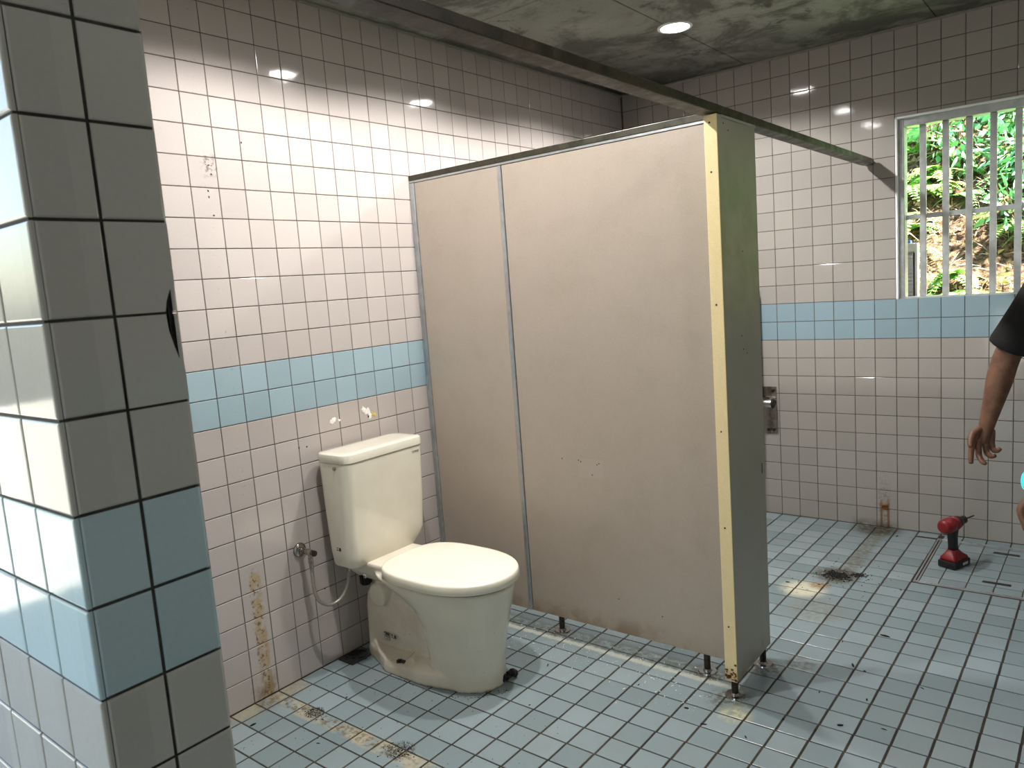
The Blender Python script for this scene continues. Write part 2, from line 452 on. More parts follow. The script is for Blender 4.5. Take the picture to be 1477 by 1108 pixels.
def lay(items, parent, limit, mats_order, name='tile', skip=(), th=.006, ch=.0016, tilt=.0022, stuff_name='tile_field'):
    """items: (centre, u axis, v axis, a, b, mat key); the largest in view get objects of their own"""
    rec = []
    for it in items:
        c, u, v, a, b, mk = it
        n = u.cross(v)
        rec.append((score(c, n, skip)*a*b, it))
    rec.sort(key=lambda r: -r[0])
    bms = bmesh.new(); idx = {k: i for i, k in enumerate(mats_order)}; nst = 0
    for i, (s, (c, u, v, a, b, mk)) in enumerate(rec):
        R = Matrix((u, v, u.cross(v))).transposed().to_4x4()
        t = Matrix.Rotation(random.gauss(0, tilt), 4, 'X') @ Matrix.Rotation(random.gauss(0, tilt), 4, 'Y')
        mx = Matrix.Translation(c+u.cross(v)*random.uniform(-.0003, .0002)) @ R @ t
        if i < limit and s > 0:
            o = bpy.data.objects.new(name, tile_mesh(a, b, M[mk], th, ch)); COL.objects.link(o)
            o.matrix_world = mx; o.parent = parent
        else:
            f0 = len(bms.faces); tile_geo(bms, a, b, th, ch, mx); bms.faces.ensure_lookup_table()
            for f in bms.faces[f0:]: f.material_index = idx[mk]
            nst += 1
    if nst:
        me = bpy.data.meshes.new(stuff_name); bms.to_mesh(me)
        o = link(stuff_name, me, [M[k] for k in mats_order], parent); o['kind'] = 'stuff'
    bms.free()

# ------------------------------------------------------------------ left wall
X_, Y_, Z_ = Vector((1, 0, 0)), Vector((0, 1, 0)), Vector((0, 0, 1))
def struct(name, bm, mat): return tag(obj(name, bm, mat), kind='structure')
wl = struct('wall_left', B(-.14, -REC, YO, YB+.14, -.02, H+.03), M['wgrout'])
items = []
def rowkey(r, base): return ('blue_' if r in (10, 11) else 'pink_')+base
for r in range(25):
    y = YB
    k = 28
    cols = [(i*.1, (i+1)*.1) for i in range(-9, 28)]+[(2.8, YB+.0008), (YF, -.9)]
    for y0, y1 in cols:
        w = y1-y0-J
        if w < .01: continue
        items.append((Vector((0, (y0+y1)/2, r*.1+.05)), Y_, Z_, w, T, rowkey(r, 'left')))
lay(items, wl, 300, ['pink_left', 'blue_left'])
# plaster spots where fittings were taken off
def splat(y, z, r, seed, mat, par, name='plaster_patch'):
    rnd = random.Random(seed); bm = bmesh.new(); n = 22
    pr = [r*(1+.35*math.sin(2*PI*i/n*2+seed)+rnd.uniform(-.22, .22)) for i in range(n)]
    out = [[Vector((x, y+q*sc*math.cos(2*PI*i/n)*.8, z+q*sc*math.sin(2*PI*i/n))) for i, q in enumerate(pr)] for x, sc in ((-.001, 1.), (.0009, .97), (.0018, .7))]
    rings(bm, out); return obj(name, bm, mat, par)
splat(.466, .937, .015, 1, M['white'], wl); splat(.497, .934, .006, 2, M['white'], wl)
splat(.628, .950, .016, 3, M['white'], wl); splat(.650, .935, .017, 4, M['white'], wl); splat(.672, .928, .014, 9, M['yplaster'], wl, 'adhesive_patch')
splat(.645, .922, .005, 5, M['crumb'], wl, 'screw_hole')
for k, (y, z) in enumerate(((.072, 1.874), (.078, 1.845), (.060, 1.79), (.060, 1.77), (.205, 1.96), (.30, .865), (.335, .863), (.07, 1.71), (.345, .30))):
    splat(y, z, .0028, 20+k, M['crumb'], wl, 'screw_hole')

# ------------------------------------------------------------------ back wall, with window opening
X0W, X1W, Z0W, Z1W = 1.517, 2.909, 1.197, 2.075
x0 = .0088
bm = bmesh.new()
for a in ((-.14, X0W, -.02, H+.03), (X1W, XR+.14, -.02, H+.03), (X0W, X1W, -.02, Z0W), (X0W, X1W, Z1W, H+.03)):
    box(bm, a[0], a[1], YB+REC, YB+.14, a[2], a[3])
wb = struct('wall_back', bm, M['wgrout'])
items = []
xs = [(0, x0)]+[(x0+i*.1, x0+(i+1)*.1) for i in range(37)]
for r in range(25):
    for a, b in xs:
        if b-a < .02: continue
        z0, z1 = r*.1, (r+1)*.1
        if b <= X0W+.02 or a >= X1W-.02 or z1 <= Z0W+.02 or z0 >= Z1W: ok = True
        else: ok = False
        if not ok and z1 > Z1W+.01 and z0 < Z1W: z0 = Z1W+.004; ok = True
        if not ok: continue
        if b > X0W > a and z1 > Z0W+.02 and z0 < Z1W-.01: b = X0W
        items.append((Vector(((a+b)/2, YB, (z0+z1)/2)), X_, Z_, b-a-J, z1-z0-J, rowkey(r, 'back')))
lay(items, wb, 300, ['pink_back', 'blue_back'])
# sill tiles in the reveal
items = [(Vector((x0+i*.1+.05, YB+.035, Z0W+.001)), X_, Y_, T, .066, 'blue_back') for i in range(15, 29)]
# rusted bracket left at the foot of the back wall
br = bmesh.new(); box(br, 1.432, 1.462, YB-.004, YB, .095, .125, .001); box(br, 1.434, 1.460, YB-.012, YB-.002, .118, .124, .001)
tag(obj('rusted_bracket', br, M['rust']), 'small rusted bracket fixed low on the back wall above a brown stain', 'bracket')

# ------------------------------------------------------------------ front wall with the stub beside the doorway
bm = B(-.14, XS-REC, YO+REC, YF-REC, -.02, H+.03)
bmd = bmesh.new(); bmesh.ops.create_icosphere(bmd, subdivisions=3, radius=1)
for v in bmd.verts:
    v.co = Vector((XS+.002+v.co.x*.045, -.9045+v.co.y*.0165, 1.385+v.co.z*.052)) + Vector((0, .002*mnoise.noise(v.co*6), .004*mnoise.noise(v.co*4)))
me_cut = bpy.data.meshes.new('cut'); bmd.to_mesh(me_cut); bmd.free(); oc = bpy.data.objects.new('cut', me_cut); COL.objects.link(oc)
wf = struct('wall_front', bm, M['sgrout'])
md = wf.modifiers.new('b', 'BOOLEAN'); md.object = oc; md.operation = 'DIFFERENCE'; md.solver = 'EXACT'
dg = bpy.context.evaluated_depsgraph_get(); dg.update()
me2 = bpy.data.meshes.new_from_object(wf.evaluated_get(dg)); wf.modifiers.clear(); wf.data = me2
bpy.data.objects.remove(oc)
items = []
HY = (YF-YO)/2
for r in range(25):
    for k in range(2):
        if r in (13, 14) and k == 1: continue
        ya, yb = (YO+.0065, YO+HY-J/2) if k == 0 else (YO+HY+J/2, YF-.0022)
        items.append((Vector((XS, (ya+yb)/2, r*.1+.05)), Y_, Z_, yb-ya, T, rowkey(r, 'front')))
    for i in range(15):   # outer face
        xa = XS-.1*i; items.append((Vector((xa-.05, YO, r*.1+.05)), X_, Z_, T, T, rowkey(r, 'front')))
    for i in range(15):   # inner face
        xa = XS-.1*i
        items.append((Vector((xa-.05, YF, r*.1+.05)), -X_, Z_, T, T, rowkey(r, 'front')))
lay(items, wf, 300, ['pink_front', 'blue_front'], skip=(2,), th=.006, ch=.0026, tilt=.001)
# the two broken tiles
def broken(z0, z1, cut, mk):
    a0, a1 = YO+HY+J/2, YF-J/2
    pts = [(a0, z0), (a1 if z0 < 1.34 else cut[0][0], z0)] if z0 < 1.34 else [(a0, z0), cut[0]]
    poly = pts + cut[(0 if z0 < 1.34 else 1):] + ([(a0, z1)] if z0 < 1.34 else [(a1, z1), (a0, z1)])
    bm = bmesh.new(); rings(bm, [[Vector((x, p[0], p[1])) for p in poly] for x in (XS-.006, XS-.0012, XS)])
    return obj('broken_tile', bm, M[mk], wf)
broken(1.3+J/2, 1.4-J/2, [(YF-J/2, 1.335), (-.9135, 1.348), (-.9175, 1.362), (-.9215, 1.380), (-.9225, 1.3986)], 'pink_front')
broken(1.4+J/2, 1.5-J/2, [(-.9225, 1.4014), (-.9200, 1.413), (-.9150, 1.424), (YF-J/2, 1.432)], 'pink_front')
obj('mortar_backing', B(XS-.1, XS-.004, YF-.0105, YF-.0058, 1.30, 1.50), M['sgrout'], wf)
# right wall and far part of the front wall
wr = struct('wall_right', B(XR+REC, XR+.14, YO, YB+.14, -.02, H+.03), M['wgrout'])
lay([(Vector((XR, YF+.05+.1*i, r*.1+.05)), -Y_, Z_, T, T, rowkey(r, 'back')) for r in range(25) for i in range(37)]
    + [(Vector((XR, (YF+3.7+YB)/2, r*.1+.05)), -Y_, Z_, YB-YF-3.7-J, T, rowkey(r, 'back')) for r in range(25)], wr, 0, ['pink_back', 'blue_back'])
XD = 3.05
wf2 = struct('wall_front_far', B(XD+REC, XR+.14, YO+REC, YF-REC, -.02, H+.03), M['sgrout'])
lay([(Vector((XD+.05+.1*i, YF, r*.1+.05)), -X_, Z_, T, T, rowkey(r, 'front')) for r in range(25) for i in range(7)]
    + [(Vector((XD+.05+.1*i, YO, r*.1+.05)), X_, Z_, T, T, rowkey(r, 'front')) for r in range(25) for i in range(7)], wf2, 0, ['pink_front', 'blue_front'])

# unseen wall added beside the doorway to hold back daylight
wo = struct('wall_passage', B(XD, XD+.14, -5.2, YO-.002, -.13, H+.03), M['darkwall'])

# ------------------------------------------------------------------ floor
fl = struct('floor', B(-.14, XR+.14, YO, YB+.14, -.12, -REC), M['fgrout'])
SK = .0137; PY = .0975
items = []; HX0, HX1, HY0, HY1 = 1.715, 2.310, 2.165, 2.765
ux = Vector((math.cos(SK), -math.sin(SK)*0, 0)).normalized()
hatch_items = []
for j in range(-11, 30):
    y0, y1 = j*PY, (j+1)*PY
    y1 = min(y1, YB)
    if y1-y0 < .01: continue
    for i in range(-1, 38):
        ym = (y0+y1)/2
        xa = -.030+.1*i+SK*ym; xb = xa+.1
        if xb <= .012 or xa > XR: continue
        xa = max(xa, 0); xb = min(xb, XR)
        if xb-xa < .012: continue
        c = Vector(((xa+xb)/2, ym, 0))
        if j == -10 and c.x < XS: pass
        pieces = [(xa, xb, y0, y1)]
        inh = lambda x, y: HX0 < x < HX1 and HY0 < y < HY1
        if xb > HX0-.01 and xa < HX1+.01 and y1 > HY0-.01 and y0 < HY1+.01:
            # cut round the hatch frame
            g_ = .011; res = []
            for (lx, hx, isin) in ((xa, min(xb, HX0-g_), 0), (max(xa, HX0+g_), min(xb, HX1-g_), 1), (max(xa, HX1+g_), xb, 0)):
                if hx-lx < .012: continue
                for (ly, hy, isy) in ((y0, min(y1, HY0-g_), 0), (max(y0, HY0+g_), min(y1, HY1-g_), 1), (max(y0, HY1+g_), y1, 0)):
                    if hy-ly < .012: continue
                    res.append((lx, hx, ly, hy, isin and isy))
            # the strips that cross beside the frame
            for q in res:
                it = (Vector(((q[0]+q[1])/2, (q[2]+q[3])/2, 0)), X_, Y_, q[1]-q[0]-.0045, q[3]-q[2]-.0045, 'floor')
                (hatch_items if q[4] else items).append(it)
            continue
        items.append((c, X_, Y_, xb-xa-.0066, y1-y0-.0052, 'floor'))
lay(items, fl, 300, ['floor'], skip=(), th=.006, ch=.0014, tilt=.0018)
# floor access hatch
ht = empty('floor_hatch', ((HX0+HX1)/2, (HY0+HY1)/2, 0)); tag(ht, 'square tiled floor hatch with twin metal edging beside the red drill', 'hatch')
hx, hy = ht.location.x, ht.location.y
bpy.context.view_layer.update()
def hp(n, bm, m, p=ht, **k):
    o = obj(n, bm, m, p, **k); o.matrix_parent_inverse = p.matrix_world.inverted(); return o
hp('hatch_plate', B(HX0+.007, HX1-.007, HY0+.007, HY1-.007, -.0021, -.0012), M['fgrout'])
for a in ((HX0-.010, HX0-.003), (HX0+.003, HX0+.010), (HX1-.010, HX1-.003), (HX1+.003, HX1+.010)):
    hp('edging', B(a[0], a[1], HY0-.010, HY1+.010, -.0022, .0006, .0004, 1), M['alu'])
for a in ((HY0-.010, HY0-.003), (HY0+.003, HY0+.010), (HY1-.010, HY1-.003), (HY1+.003, HY1+.010)):
    hp('edging', B(HX0-.010, HX1+.010, a[0], a[1], -.0022, .0006, .0004, 1), M['alu'])
for (c, u, v, a, b, mk) in hatch_items:
    o = bpy.data.objects.new('tile', tile_mesh(round(a, 3), round(b, 3), M['floor'], .001, .0006)); COL.objects.link(o)
    o.parent = ht; o.matrix_parent_inverse = ht.matrix_world.inverted(); o.location = c-Vector((0, 0, .0002))
for y in (2.672, 2.284):
    bm = bmesh.new(); box(bm, 1.950, 2.055, y-.010, y+.010, .0002, .0022, .0008, 1)
    h = hp('lifting_handle', bm, M['dsteel']); h['label'] = 'dark steel recessed lifting handle'
    for q in (1.958, 2.047): hp('screw', cone(bmesh.new(), (q, y, .002), (q, y, .0034), .0035, seg=10), M['steel'])

# ------------------------------------------------------------------ ceiling of square boards
OH = 2.9  # front overhang stretched out of view to keep skylight off the doorway
ce = struct('ceiling', B(-.5, XR+.5, YO-OH, YB+.14, H+.018, H+.16), M['slab'])
GX = [-.13+.91*i for i in range(6)]; GY = [-6.07, -5.16, -4.25, -3.34, -2.43, -1.52, -.61, .30, 1.21, 2.12, 3.03]
for i in range(5):
    for j in range(len(GY)-1):
        xa, xb = max(GX[i], 0), min(GX[i+1], XR); ya, yb = max(GY[j], YO-OH+.02), min(GY[j+1], YB)
        if xb-xa < .05: continue
        o = obj('ceiling_board', B(xa+.0022, xb-.0022, ya+.0022, yb-.0022, H, H+.016, .0012, 1), M['ceil'], ce)
struct('trim_1', B(.0005, .014, YF, YB, H-.012, H-.0005, .003), M['trim'])
struct('trim_2', B(.014, XR, YB-.014, YB-.0005, H-.012, H-.0005, .003), M['trim'])

# ------------------------------------------------------------------ window
wn = empty('window_1', (X0W, YB, Z0W)); wn['kind'] = 'structure'
bpy.context.view_layer.update()
def wp(n, bm, m, p=None, **k):
    o = obj(n, bm, m, wn, **k); o.matrix_parent_inverse = wn.matrix_world.inverted(); return o
fw = .028
wp('frame_jamb', B(X0W, X0W+fw, YB+.020, YB+.10, Z0W, Z1W, .002, 1), M['alu'])
wp('frame_jamb', B(X1W-fw, X1W, YB+.020, YB+.10, Z0W, Z1W, .002, 1), M['alu'])
wp('frame_head', B(X0W+fw, X1W-fw, YB+.020, YB+.10, Z1W-.04, Z1W, .002, 1), M['alu'])
wp('frame_sill', B(X0W+fw, X1W-fw, YB+.004, YB+.10, Z0W, Z0W+.008, .002, 1), M['alu'])
wp('sealing_bead', B(X0W-.007, X0W+.004, YB-.005, YB+.02, Z0W, Z1W+.006, .002, 1), M['whiteplastic'])
wp('sealing_bead', B(X0W-.007, X1W, YB-.005, YB+.02, Z1W-.003, Z1W+.007, .002, 1), M['whiteplastic'])
for i in range(14):
    x = 1.622+.0975*i
    if x < X1W-.04: wp('bar', B(x-.014, x+.014, YB+.050, YB+.068, Z0W+.008, Z1W-.04, .002, 1), M['alu'])
wp('crossbar', B(X0W+fw, X1W-fw, YB+.069, YB+.080, 1.588, 1.612, .001, 1), M['alu'])
# ------------------------------------------------------------------ beam and partition
def beam():
    t = empty('overhead_rail', (1.395, YB, 1.872)); tag(t, 'long weathered brown metal rail running overhead from the doorway side to the back wall', 'rail')
    bpy.context.view_layer.update()
    bm = bmesh.new(); box(bm, 1.366, 1.420, YF, YB-.03, 1.872, 1.8985, .002, 1)
    o = obj('channel', bm, M['rail'], t); o.matrix_parent_inverse = t.matrix_world.inverted()
    o = obj('end_cap', B(1.367, 1.419, YB-.030, YB-.026, 1.873, 1.8975, .001, 1), M['alu'], t); o.matrix_parent_inverse = t.matrix_world.inverted()
    o = obj('wall_socket', B(1.376, 1.41, YB-.027, YB, 1.872, 1.895, .001, 1), M['dsteel'], t); o.matrix_parent_inverse = t.matrix_world.inverted()
beam()
PZ0, PZ1, PY0, PY1 = .065, 1.868, .996, 1.026
pt = empty('toilet_partition', (.69, 1.011, 0)); tag(pt, 'beige laminate toilet partition standing on short metal legs beside the toilet', 'partition')
bpy.context.view_layer.update()
def pp(n, bm, m, par=None, lab=None, **k):
    par = par or pt
    o = obj(n, bm, m, par, **k); o.matrix_parent_inverse = Matrix.Translation(-pt.location) if par is pt else Matrix.Identity(4)
    if lab: o['label'] = lab
    return o
pp('wall_channel', B(0, .026, PY0-.006, PY1+.006, PZ0, PZ1, .002, 1), M['alu'])
pp('panel', B(.026, .482, PY0, PY1, PZ0, PZ1, .0015, 1), M['lam'], lab='narrow beige panel next to the wall')
pp('joint_channel', B(.484, .502, PY0-.004, PY1+.004, PZ0, PZ1, .002, 1), M['alu'])
pp('panel', B(.504, 1.383, PY0, PY1, PZ0, PZ1, .0015, 1), M['lam'], lab='wide beige panel')
pp('rail_trim', B(0, 1.383, PY0-.004, PY1+.004, 1.869, 1.878, .001, 1), M['alu'])
bm = bmesh.new(); box(bm, 0, 1.383, PY0-.006, PY1+.006, 1.878, 1.900, .0015, 1)
pp('top_rail', bm, M['rail'], lab='brown weathered metal top rail')
ST0, ST1 = .880, 1.190
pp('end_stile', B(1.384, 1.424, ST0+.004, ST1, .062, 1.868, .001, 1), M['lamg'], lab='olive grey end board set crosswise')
pp('edge_strip', B(1.3835, 1.4245, ST0, ST0+.004, .060, 1.868, .001, 1), M['lamc'], lab='cream yellow edge strip with a chipped rusty foot')
pp('stile_cap', B(1.4245, 1.428, ST0+.03, ST1, 1.860, 1.868, .0005, 1), M['alu'])
pp('latch_slot', B(1.4238, 1.4246, 1.158, 1.164, .70, .735), M['rubber'])
rs = bmesh.new(); rnd = random.Random(4)
for k in range(26):
    x = rnd.uniform(1.386, 1.422); z = .062+abs(rnd.gauss(0, .022)); s = rnd.uniform(.002, .005)
    box(rs, x-s, x+s, ST0-.0012, ST0+.001, z, z+s*rnd.uniform(.8, 1.8))
pp('rust_flakes', rs, M['rust'])['kind'] = 'stuff'
for z in (1.845, 1.70, 1.30, .90, .585, .25):
    pp('screw', cone(bmesh.new(), (1.402, ST0-.0012, z), (1.402, ST0+.001, z), .0028, seg=8), M['dsteel'])
for (x, z) in ((.776, .727), (.786, .722), (.867, .721), (.858, .716), (.834, .674), (.70, .727), (1.10, .17), (.92, .20)):
    pp('screw_hole', cone(bmesh.new(), (x, PY0-.0006, z), (x, PY0+.001, z), .0024, seg=8), M['crumb'])
for (y, z) in ((.93, 1.845), (.965, 1.828), (1.05, 1.46), (1.02, 1.19), (1.03, 1.145), (1.06, 1.13)):
    pp('screw_hole', cone(bmesh.new(), (1.4235, y, z), (1.4248, y, z), .0024, seg=8), M['crumb'])
for (x, y) in ((.635, 1.011), (1.264, 1.004), (1.405, .905), (1.41, 1.150)):
    leg = pp('leg', cone(bmesh.new(), (x, y, .004), (x, y, .066), .0115, seg=18), M['dsteel'], smooth=True)
    b2 = bmesh.new(); cone(b2, (x, y, 0), (x, y, .005), .033, .031, 28); cone(b2, (x, y, .005), (x, y, .012), .017, .013, 20)
    f = obj('foot_flange', b2, M['steel'], leg, smooth=True)

# ------------------------------------------------------------------ toilet
tl = empty('toilet', (.38, .545, 0)); tag(tl, 'ivory ceramic toilet with closed lid and tall cistern against the tiled wall', 'toilet')
YC = .545
def tp(n, bm, m, lab=None, **k):
    o = obj(n, bm, m, tl, **k); o.matrix_parent_inverse = Matrix.Translation(-tl.location)
    if lab: o['label'] = lab
    return o
def egg(z, xr, xf, hw, xm=None, er=.75, ef=1., n=56, yc=YC):
    xm = xr+(xf-xr)*.45 if xm is None else xm
    out = []
    for i in range(n):
        t = 2*PI*i/n; c, s = math.cos(t), math.sin(t)
        e = ef if c > 0 else er
        x = xm + ((xf-xm) if c > 0 else (xm-xr))*math.copysign(abs(c)**e, c)
        y = yc+hw*math.copysign(abs(s)**(1. if c > 0 else er), s)
        out.append(Vector((x, y, z)))
    return out
bm = bmesh.new()
sk = [(.0, .40, .690, .118), (.02, .40, .688, .117), (.08, .40, .690, .118), (.15, .395, .700, .127), (.22, .385, .714, .141),
      (.28, .355, .728, .157), (.33, .28, .742, .172), (.355, .20, .750, .179), (.372, .16, .754, .182), (.378, .16, .752, .180)]
rings(bm, [egg(z, a, b, h, xm=max(.50, (a+b)/2)) for z, a, b, h in sk])
dk = [(.315, .10, .34, .075), (.335, .06, .38, .10), (.36, .035, .40, .118), (.40, .03, .40, .125), (.408, .034, .30, .12)]
rings(bm, [rrect(a, b, YC-h, YC+h, z, .03) for z, a, b, h in dk])
tr = [(.0, .072, .50, .080), (.10, .072, .50, .077), (.20, .072, .46, .074), (.255, .078, .44, .068), (.285, .11, .44, .055), (.33, .13, .42, .05)]
rings(bm, [rrect(a, b, YC-h, YC+h, z, .022) for z, a, b, h in tr])
fg = [(.0, .072, .62, .148, .148), (.030, .073, .62, .147, .147), (.046, .082, .62, .141, .144), (.052, .095, .61, .130, .140), (.062, .10, .60, .108, .134), (.070, .11, .60, .090, .12)]
def flange(z, xa, xb, h, h2):
    pts = [(xa, .075), (xa+.03, .088), (.17, .112), (.24, h*.985), (.30, h), (.44, h2*.985), (xb, .1)]
    top = [Vector((x, YC+min(w, h), z)) for x, w in pts]
    return [Vector((x, YC-min(w, h), z)) for x, w in pts] + top[::-1]
rings(bm, [flange(*q) for q in fg])
for sgn in (-1, 1):
    cone(bm, (.178, YC+sgn*.04, .270), (.178, YC+sgn*.100, .270), .052, .046, 32, .008)
    cone(bm, (.36, YC+sgn*.05, .06), (.36, YC+sgn*.118, .052), .03, .02, 20)
bw = tp('bowl', bm, M['cer'], smooth='all')
rm = bw.modifiers.new('r', 'REMESH'); rm.mode = 'VOXEL'; rm.voxel_size = .0042; rm.use_smooth_shade = True
sm = bw.modifiers.new('s', 'SMOOTH'); sm.factor = .5; sm.iterations = 3
dg = bpy.context.evaluated_depsgraph_get(); dg.update()
me2 = bpy.data.meshes.new_from_object(bw.evaluated_get(dg)); bw.modifiers.clear(); bw.data = me2
# lid, and a dark slab painted as the shadow gap below
def lidring(z, inset, dome=0.):
    out = []
    xr, xf, hw, xm = .236+inset, .764-inset, .194-inset, .50
    n = 64
    for i in range(n):
        t = 2*PI*i/n; c, s = math.cos(t), math.sin(t)
        if c > 0: x, y = xm+(xf-xm)*c**.88, hw*math.copysign(abs(s)**.95, s)
        else: x, y = xm-(xm-xr)*abs(c)**.62, hw*(1-.06*abs(c)**3)*math.copysign(abs(s)**.58, s)
        out.append(Vector((x, YC+y, z)))
    return out
bm = bmesh.new(); rings(bm, [lidring(.3775, .020), lidring(.3885, .020)])
tp('seat', bm, M['ink'], 'dark seat buffer gap under the lid', smooth=True)
bm = bmesh.new(); rings(bm, [lidring(.386, .006), lidring(.387, .002), lidring(.389, .0), lidring(.415, .003), lidring(.419, .005), lidring(.4215, .0095), lidring(.4232, .022), lidring(.4245, .07), lidring(.425, .14)])
tp('lid', bm, M['lid'], smooth='all')
bm = bmesh.new()
for s in (-1, 1): cone(bm, (.262, YC+s*.075, .392), (.262, YC+s*.115, .392), .013, seg=18, bev=.002)
box(bm, .245, .278, YC-.10, YC+.10, .376, .392, .004)
tp('hinge', bm, M['lid'], smooth=True)
# cistern
tk = [(.396, .062, .160, .372, .640, .020), (.400, .056, .170, .360, .660, .026), (.410, .052, .176, .350, .690, .034), (.445, .046, .181, .347, .732, .036),
      (.47, .043, .184, .346, .742, .036), (.60, .036, .193, .345, .744, .036), (.79, .028, .204, .344, .746, .038), (.802, .028, .204, .344, .746, .038), (.8045, .030, .202, .346, .744, .036)]
bm = bmesh.new(); rings(bm, [rrect(a, b, c, d, z, r, 7) for z, a, b, c, d, r in tk])
tp('cistern', bm, M['cer'], smooth=True)
lk = [(.8065, .027, .2055, .3425, .7475, .040), (.8085, .0255, .2075, .341, .749, .042), (.833, .0255, .2075, .341, .749, .042), (.8375, .0275, .2055, .343, .747, .041), (.8398, .033, .200, .3485, .7415, .038), (.8408, .06, .17, .38, .71, .03)]
bm = bmesh.new(); rings(bm, [rrect(a, b, c, d, z, r, 7) for z, a, b, c, d, r in lk])
tp('cistern_lid', bm, M['cer'], smooth=True)
bm = bmesh.new(); cone(bm, (.140, .345, .788), (.140, .339, .788), .008, seg=18, bev=.002); cone(bm, (.140, .3395, .788), (.140, .336, .788), .0045, seg=12)
tp('side_cap', bm, M['chrome'], 'small chrome cap', smooth=True)
bm = bmesh.new(); cone(bm, (.115, .455, .30), (.115, .455, .345), .019, .016, 14, .004); cone(bm, (.115, .455, .345), (.115, .455, .40), .012, .012, 14)
for k in range(8): box(bm, .115-.004+.018*math.cos(k*PI/4), .115+.004+.018*math.cos(k*PI/4), .455-.004+.018*math.sin(k*PI/4), .455+.004+.018*math.sin(k*PI/4), .306, .338)
tp('wing_nut', bm, M['rubber'], 'black wing nut below the cistern')
bm = bmesh.new()
box(bm, .300, .322, .410, .424, .046, .056); cone(bm, (.311, .424, .050), (.311, .404, .054), .008, .005, 8)
box(bm, .322, .338, .412, .422, .050, .060)
tp('floor_bolt', bm, M['dsteel'], 'rusty dark bolt')
# lettering and labels on the ceramic
def text(s, size, loc, ex, ey, mat, par, name='lettering', depth=.0003):
    cu = bpy.data.curves.new(name, 'FONT'); cu.body = s; cu.size = size; cu.extrude = depth; cu.align_x = 'CENTER'; cu.align_y = 'CENTER'
    o = bpy.data.objects.new(name, cu); COL.objects.link(o)
    ex, ey = Vector(ex).normalized(), Vector(ey).normalized()
    mx = Matrix((ex, ey, ex.cross(ey))).transposed().to_4x4(); mx.translation = Vector(loc)
    dg = bpy.context.evaluated_depsgraph_get(); dg.update()
    me = bpy.data.meshes.new_from_object(o.evaluated_get(dg)); bpy.data.objects.remove(o); bpy.data.curves.remove(cu)
    me.transform(mx); n = link(name, me, mat); n.parent = par
    n.matrix_parent_inverse = Matrix.Translation(-par.location); return n
text('TOTO', .013, (.2042, .693, .782), (0, 1, 0), (0, 0, 1), M['ink'], tl)
def sticker(cx, cz, y, w, h, fill, par, bars, frame=False):
    bm = bmesh.new()
    box(bm, cx-w/2, cx+w/2, y-.0004, y+.002, cz-h/2, cz+h/2)
    o = tp('label_sticker', bm, M['label'])
    b2 = bmesh.new()
    for (a0, a1, c0, c1) in bars: box(b2, cx-w/2+w*a0, cx-w/2+w*a1, y-.0008, y, cz-h/2+h*c0, cz-h/2+h*c1)
    if bars: tp('label_print', b2, M['ink'])
yb = YC-.0825
sticker(.198, .114, yb, .030, .013, 0, tl, [(0, 1, 0, .12), (0, 1, .88, 1), (0, .04, 0, 1), (.96, 1, 0, 1), (.3, .94, .2, .8), (.08, .25, .55, .8)])
sticker(.198, .095, yb, .030, .013, 0, tl, [(0, 1, 0, .08), (0, 1, .92, 1), (0, .03, 0, 1), (.97, 1, 0, 1), (.3, .75, .45, .55)])
sticker(.238, .110, yb, .024, .018, 0, tl, [(.55, 1, .2, .9), (0, .3, .6, .95), (0, .25, .2, .4), (.3, .45, .05, .3), (.6, .8, .0, .1)])
sticker(.112, .475, .3465, .026, .018, 0, tl, [(.58, 1, .15, .9), (.05, .4, .65, .85), (.05, .3, .2, .45), (.34, .48, .2, .4)])
sticker(.232, .388, YC-.1915+.004, .012, .012, 0, tl, [(.1, .9, .1, .3), (.1, .9, .5, .7), (.3, .6, .75, .95)])
# dark putty where the base has broken away
bm = bmesh.new()
for k in range(9):
    a = random.uniform(-1, 1); c = Vector((.683+.012*a, .585+.035*a, .012+.014*random.random())); r = random.uniform(.010, .018)
    bmesh.ops.create_icosphere(bm, subdivisions=2, radius=r, matrix=Matrix.Translation(c))
for v in bm.verts: v.co += Vector((mnoise.noise(v.co*120), mnoise.noise(v.co*120+Vector((5, 0, 0))), mnoise.noise(v.co*120+Vector((0, 5, 0)))))*.004; v.co.z = max(v.co.z, 0)
tp('putty', bm, M['rubber'], 'black crumbled putty at the front foot', smooth=True)
# black drain pad behind
bm = bmesh.new(); box(bm, .012, .095, .365, .46, 0, .004, .001, 1)
for k in range(14):
    x, y = random.uniform(.02, .088), random.uniform(.375, .455); s = random.uniform(.002, .005); box(bm, x-s, x+s, y-s, y+s, .003, .004+s)
tag(obj('rubber_mat', bm, M['rubber']), 'small black square pad on the floor between wall and toilet', 'mat')

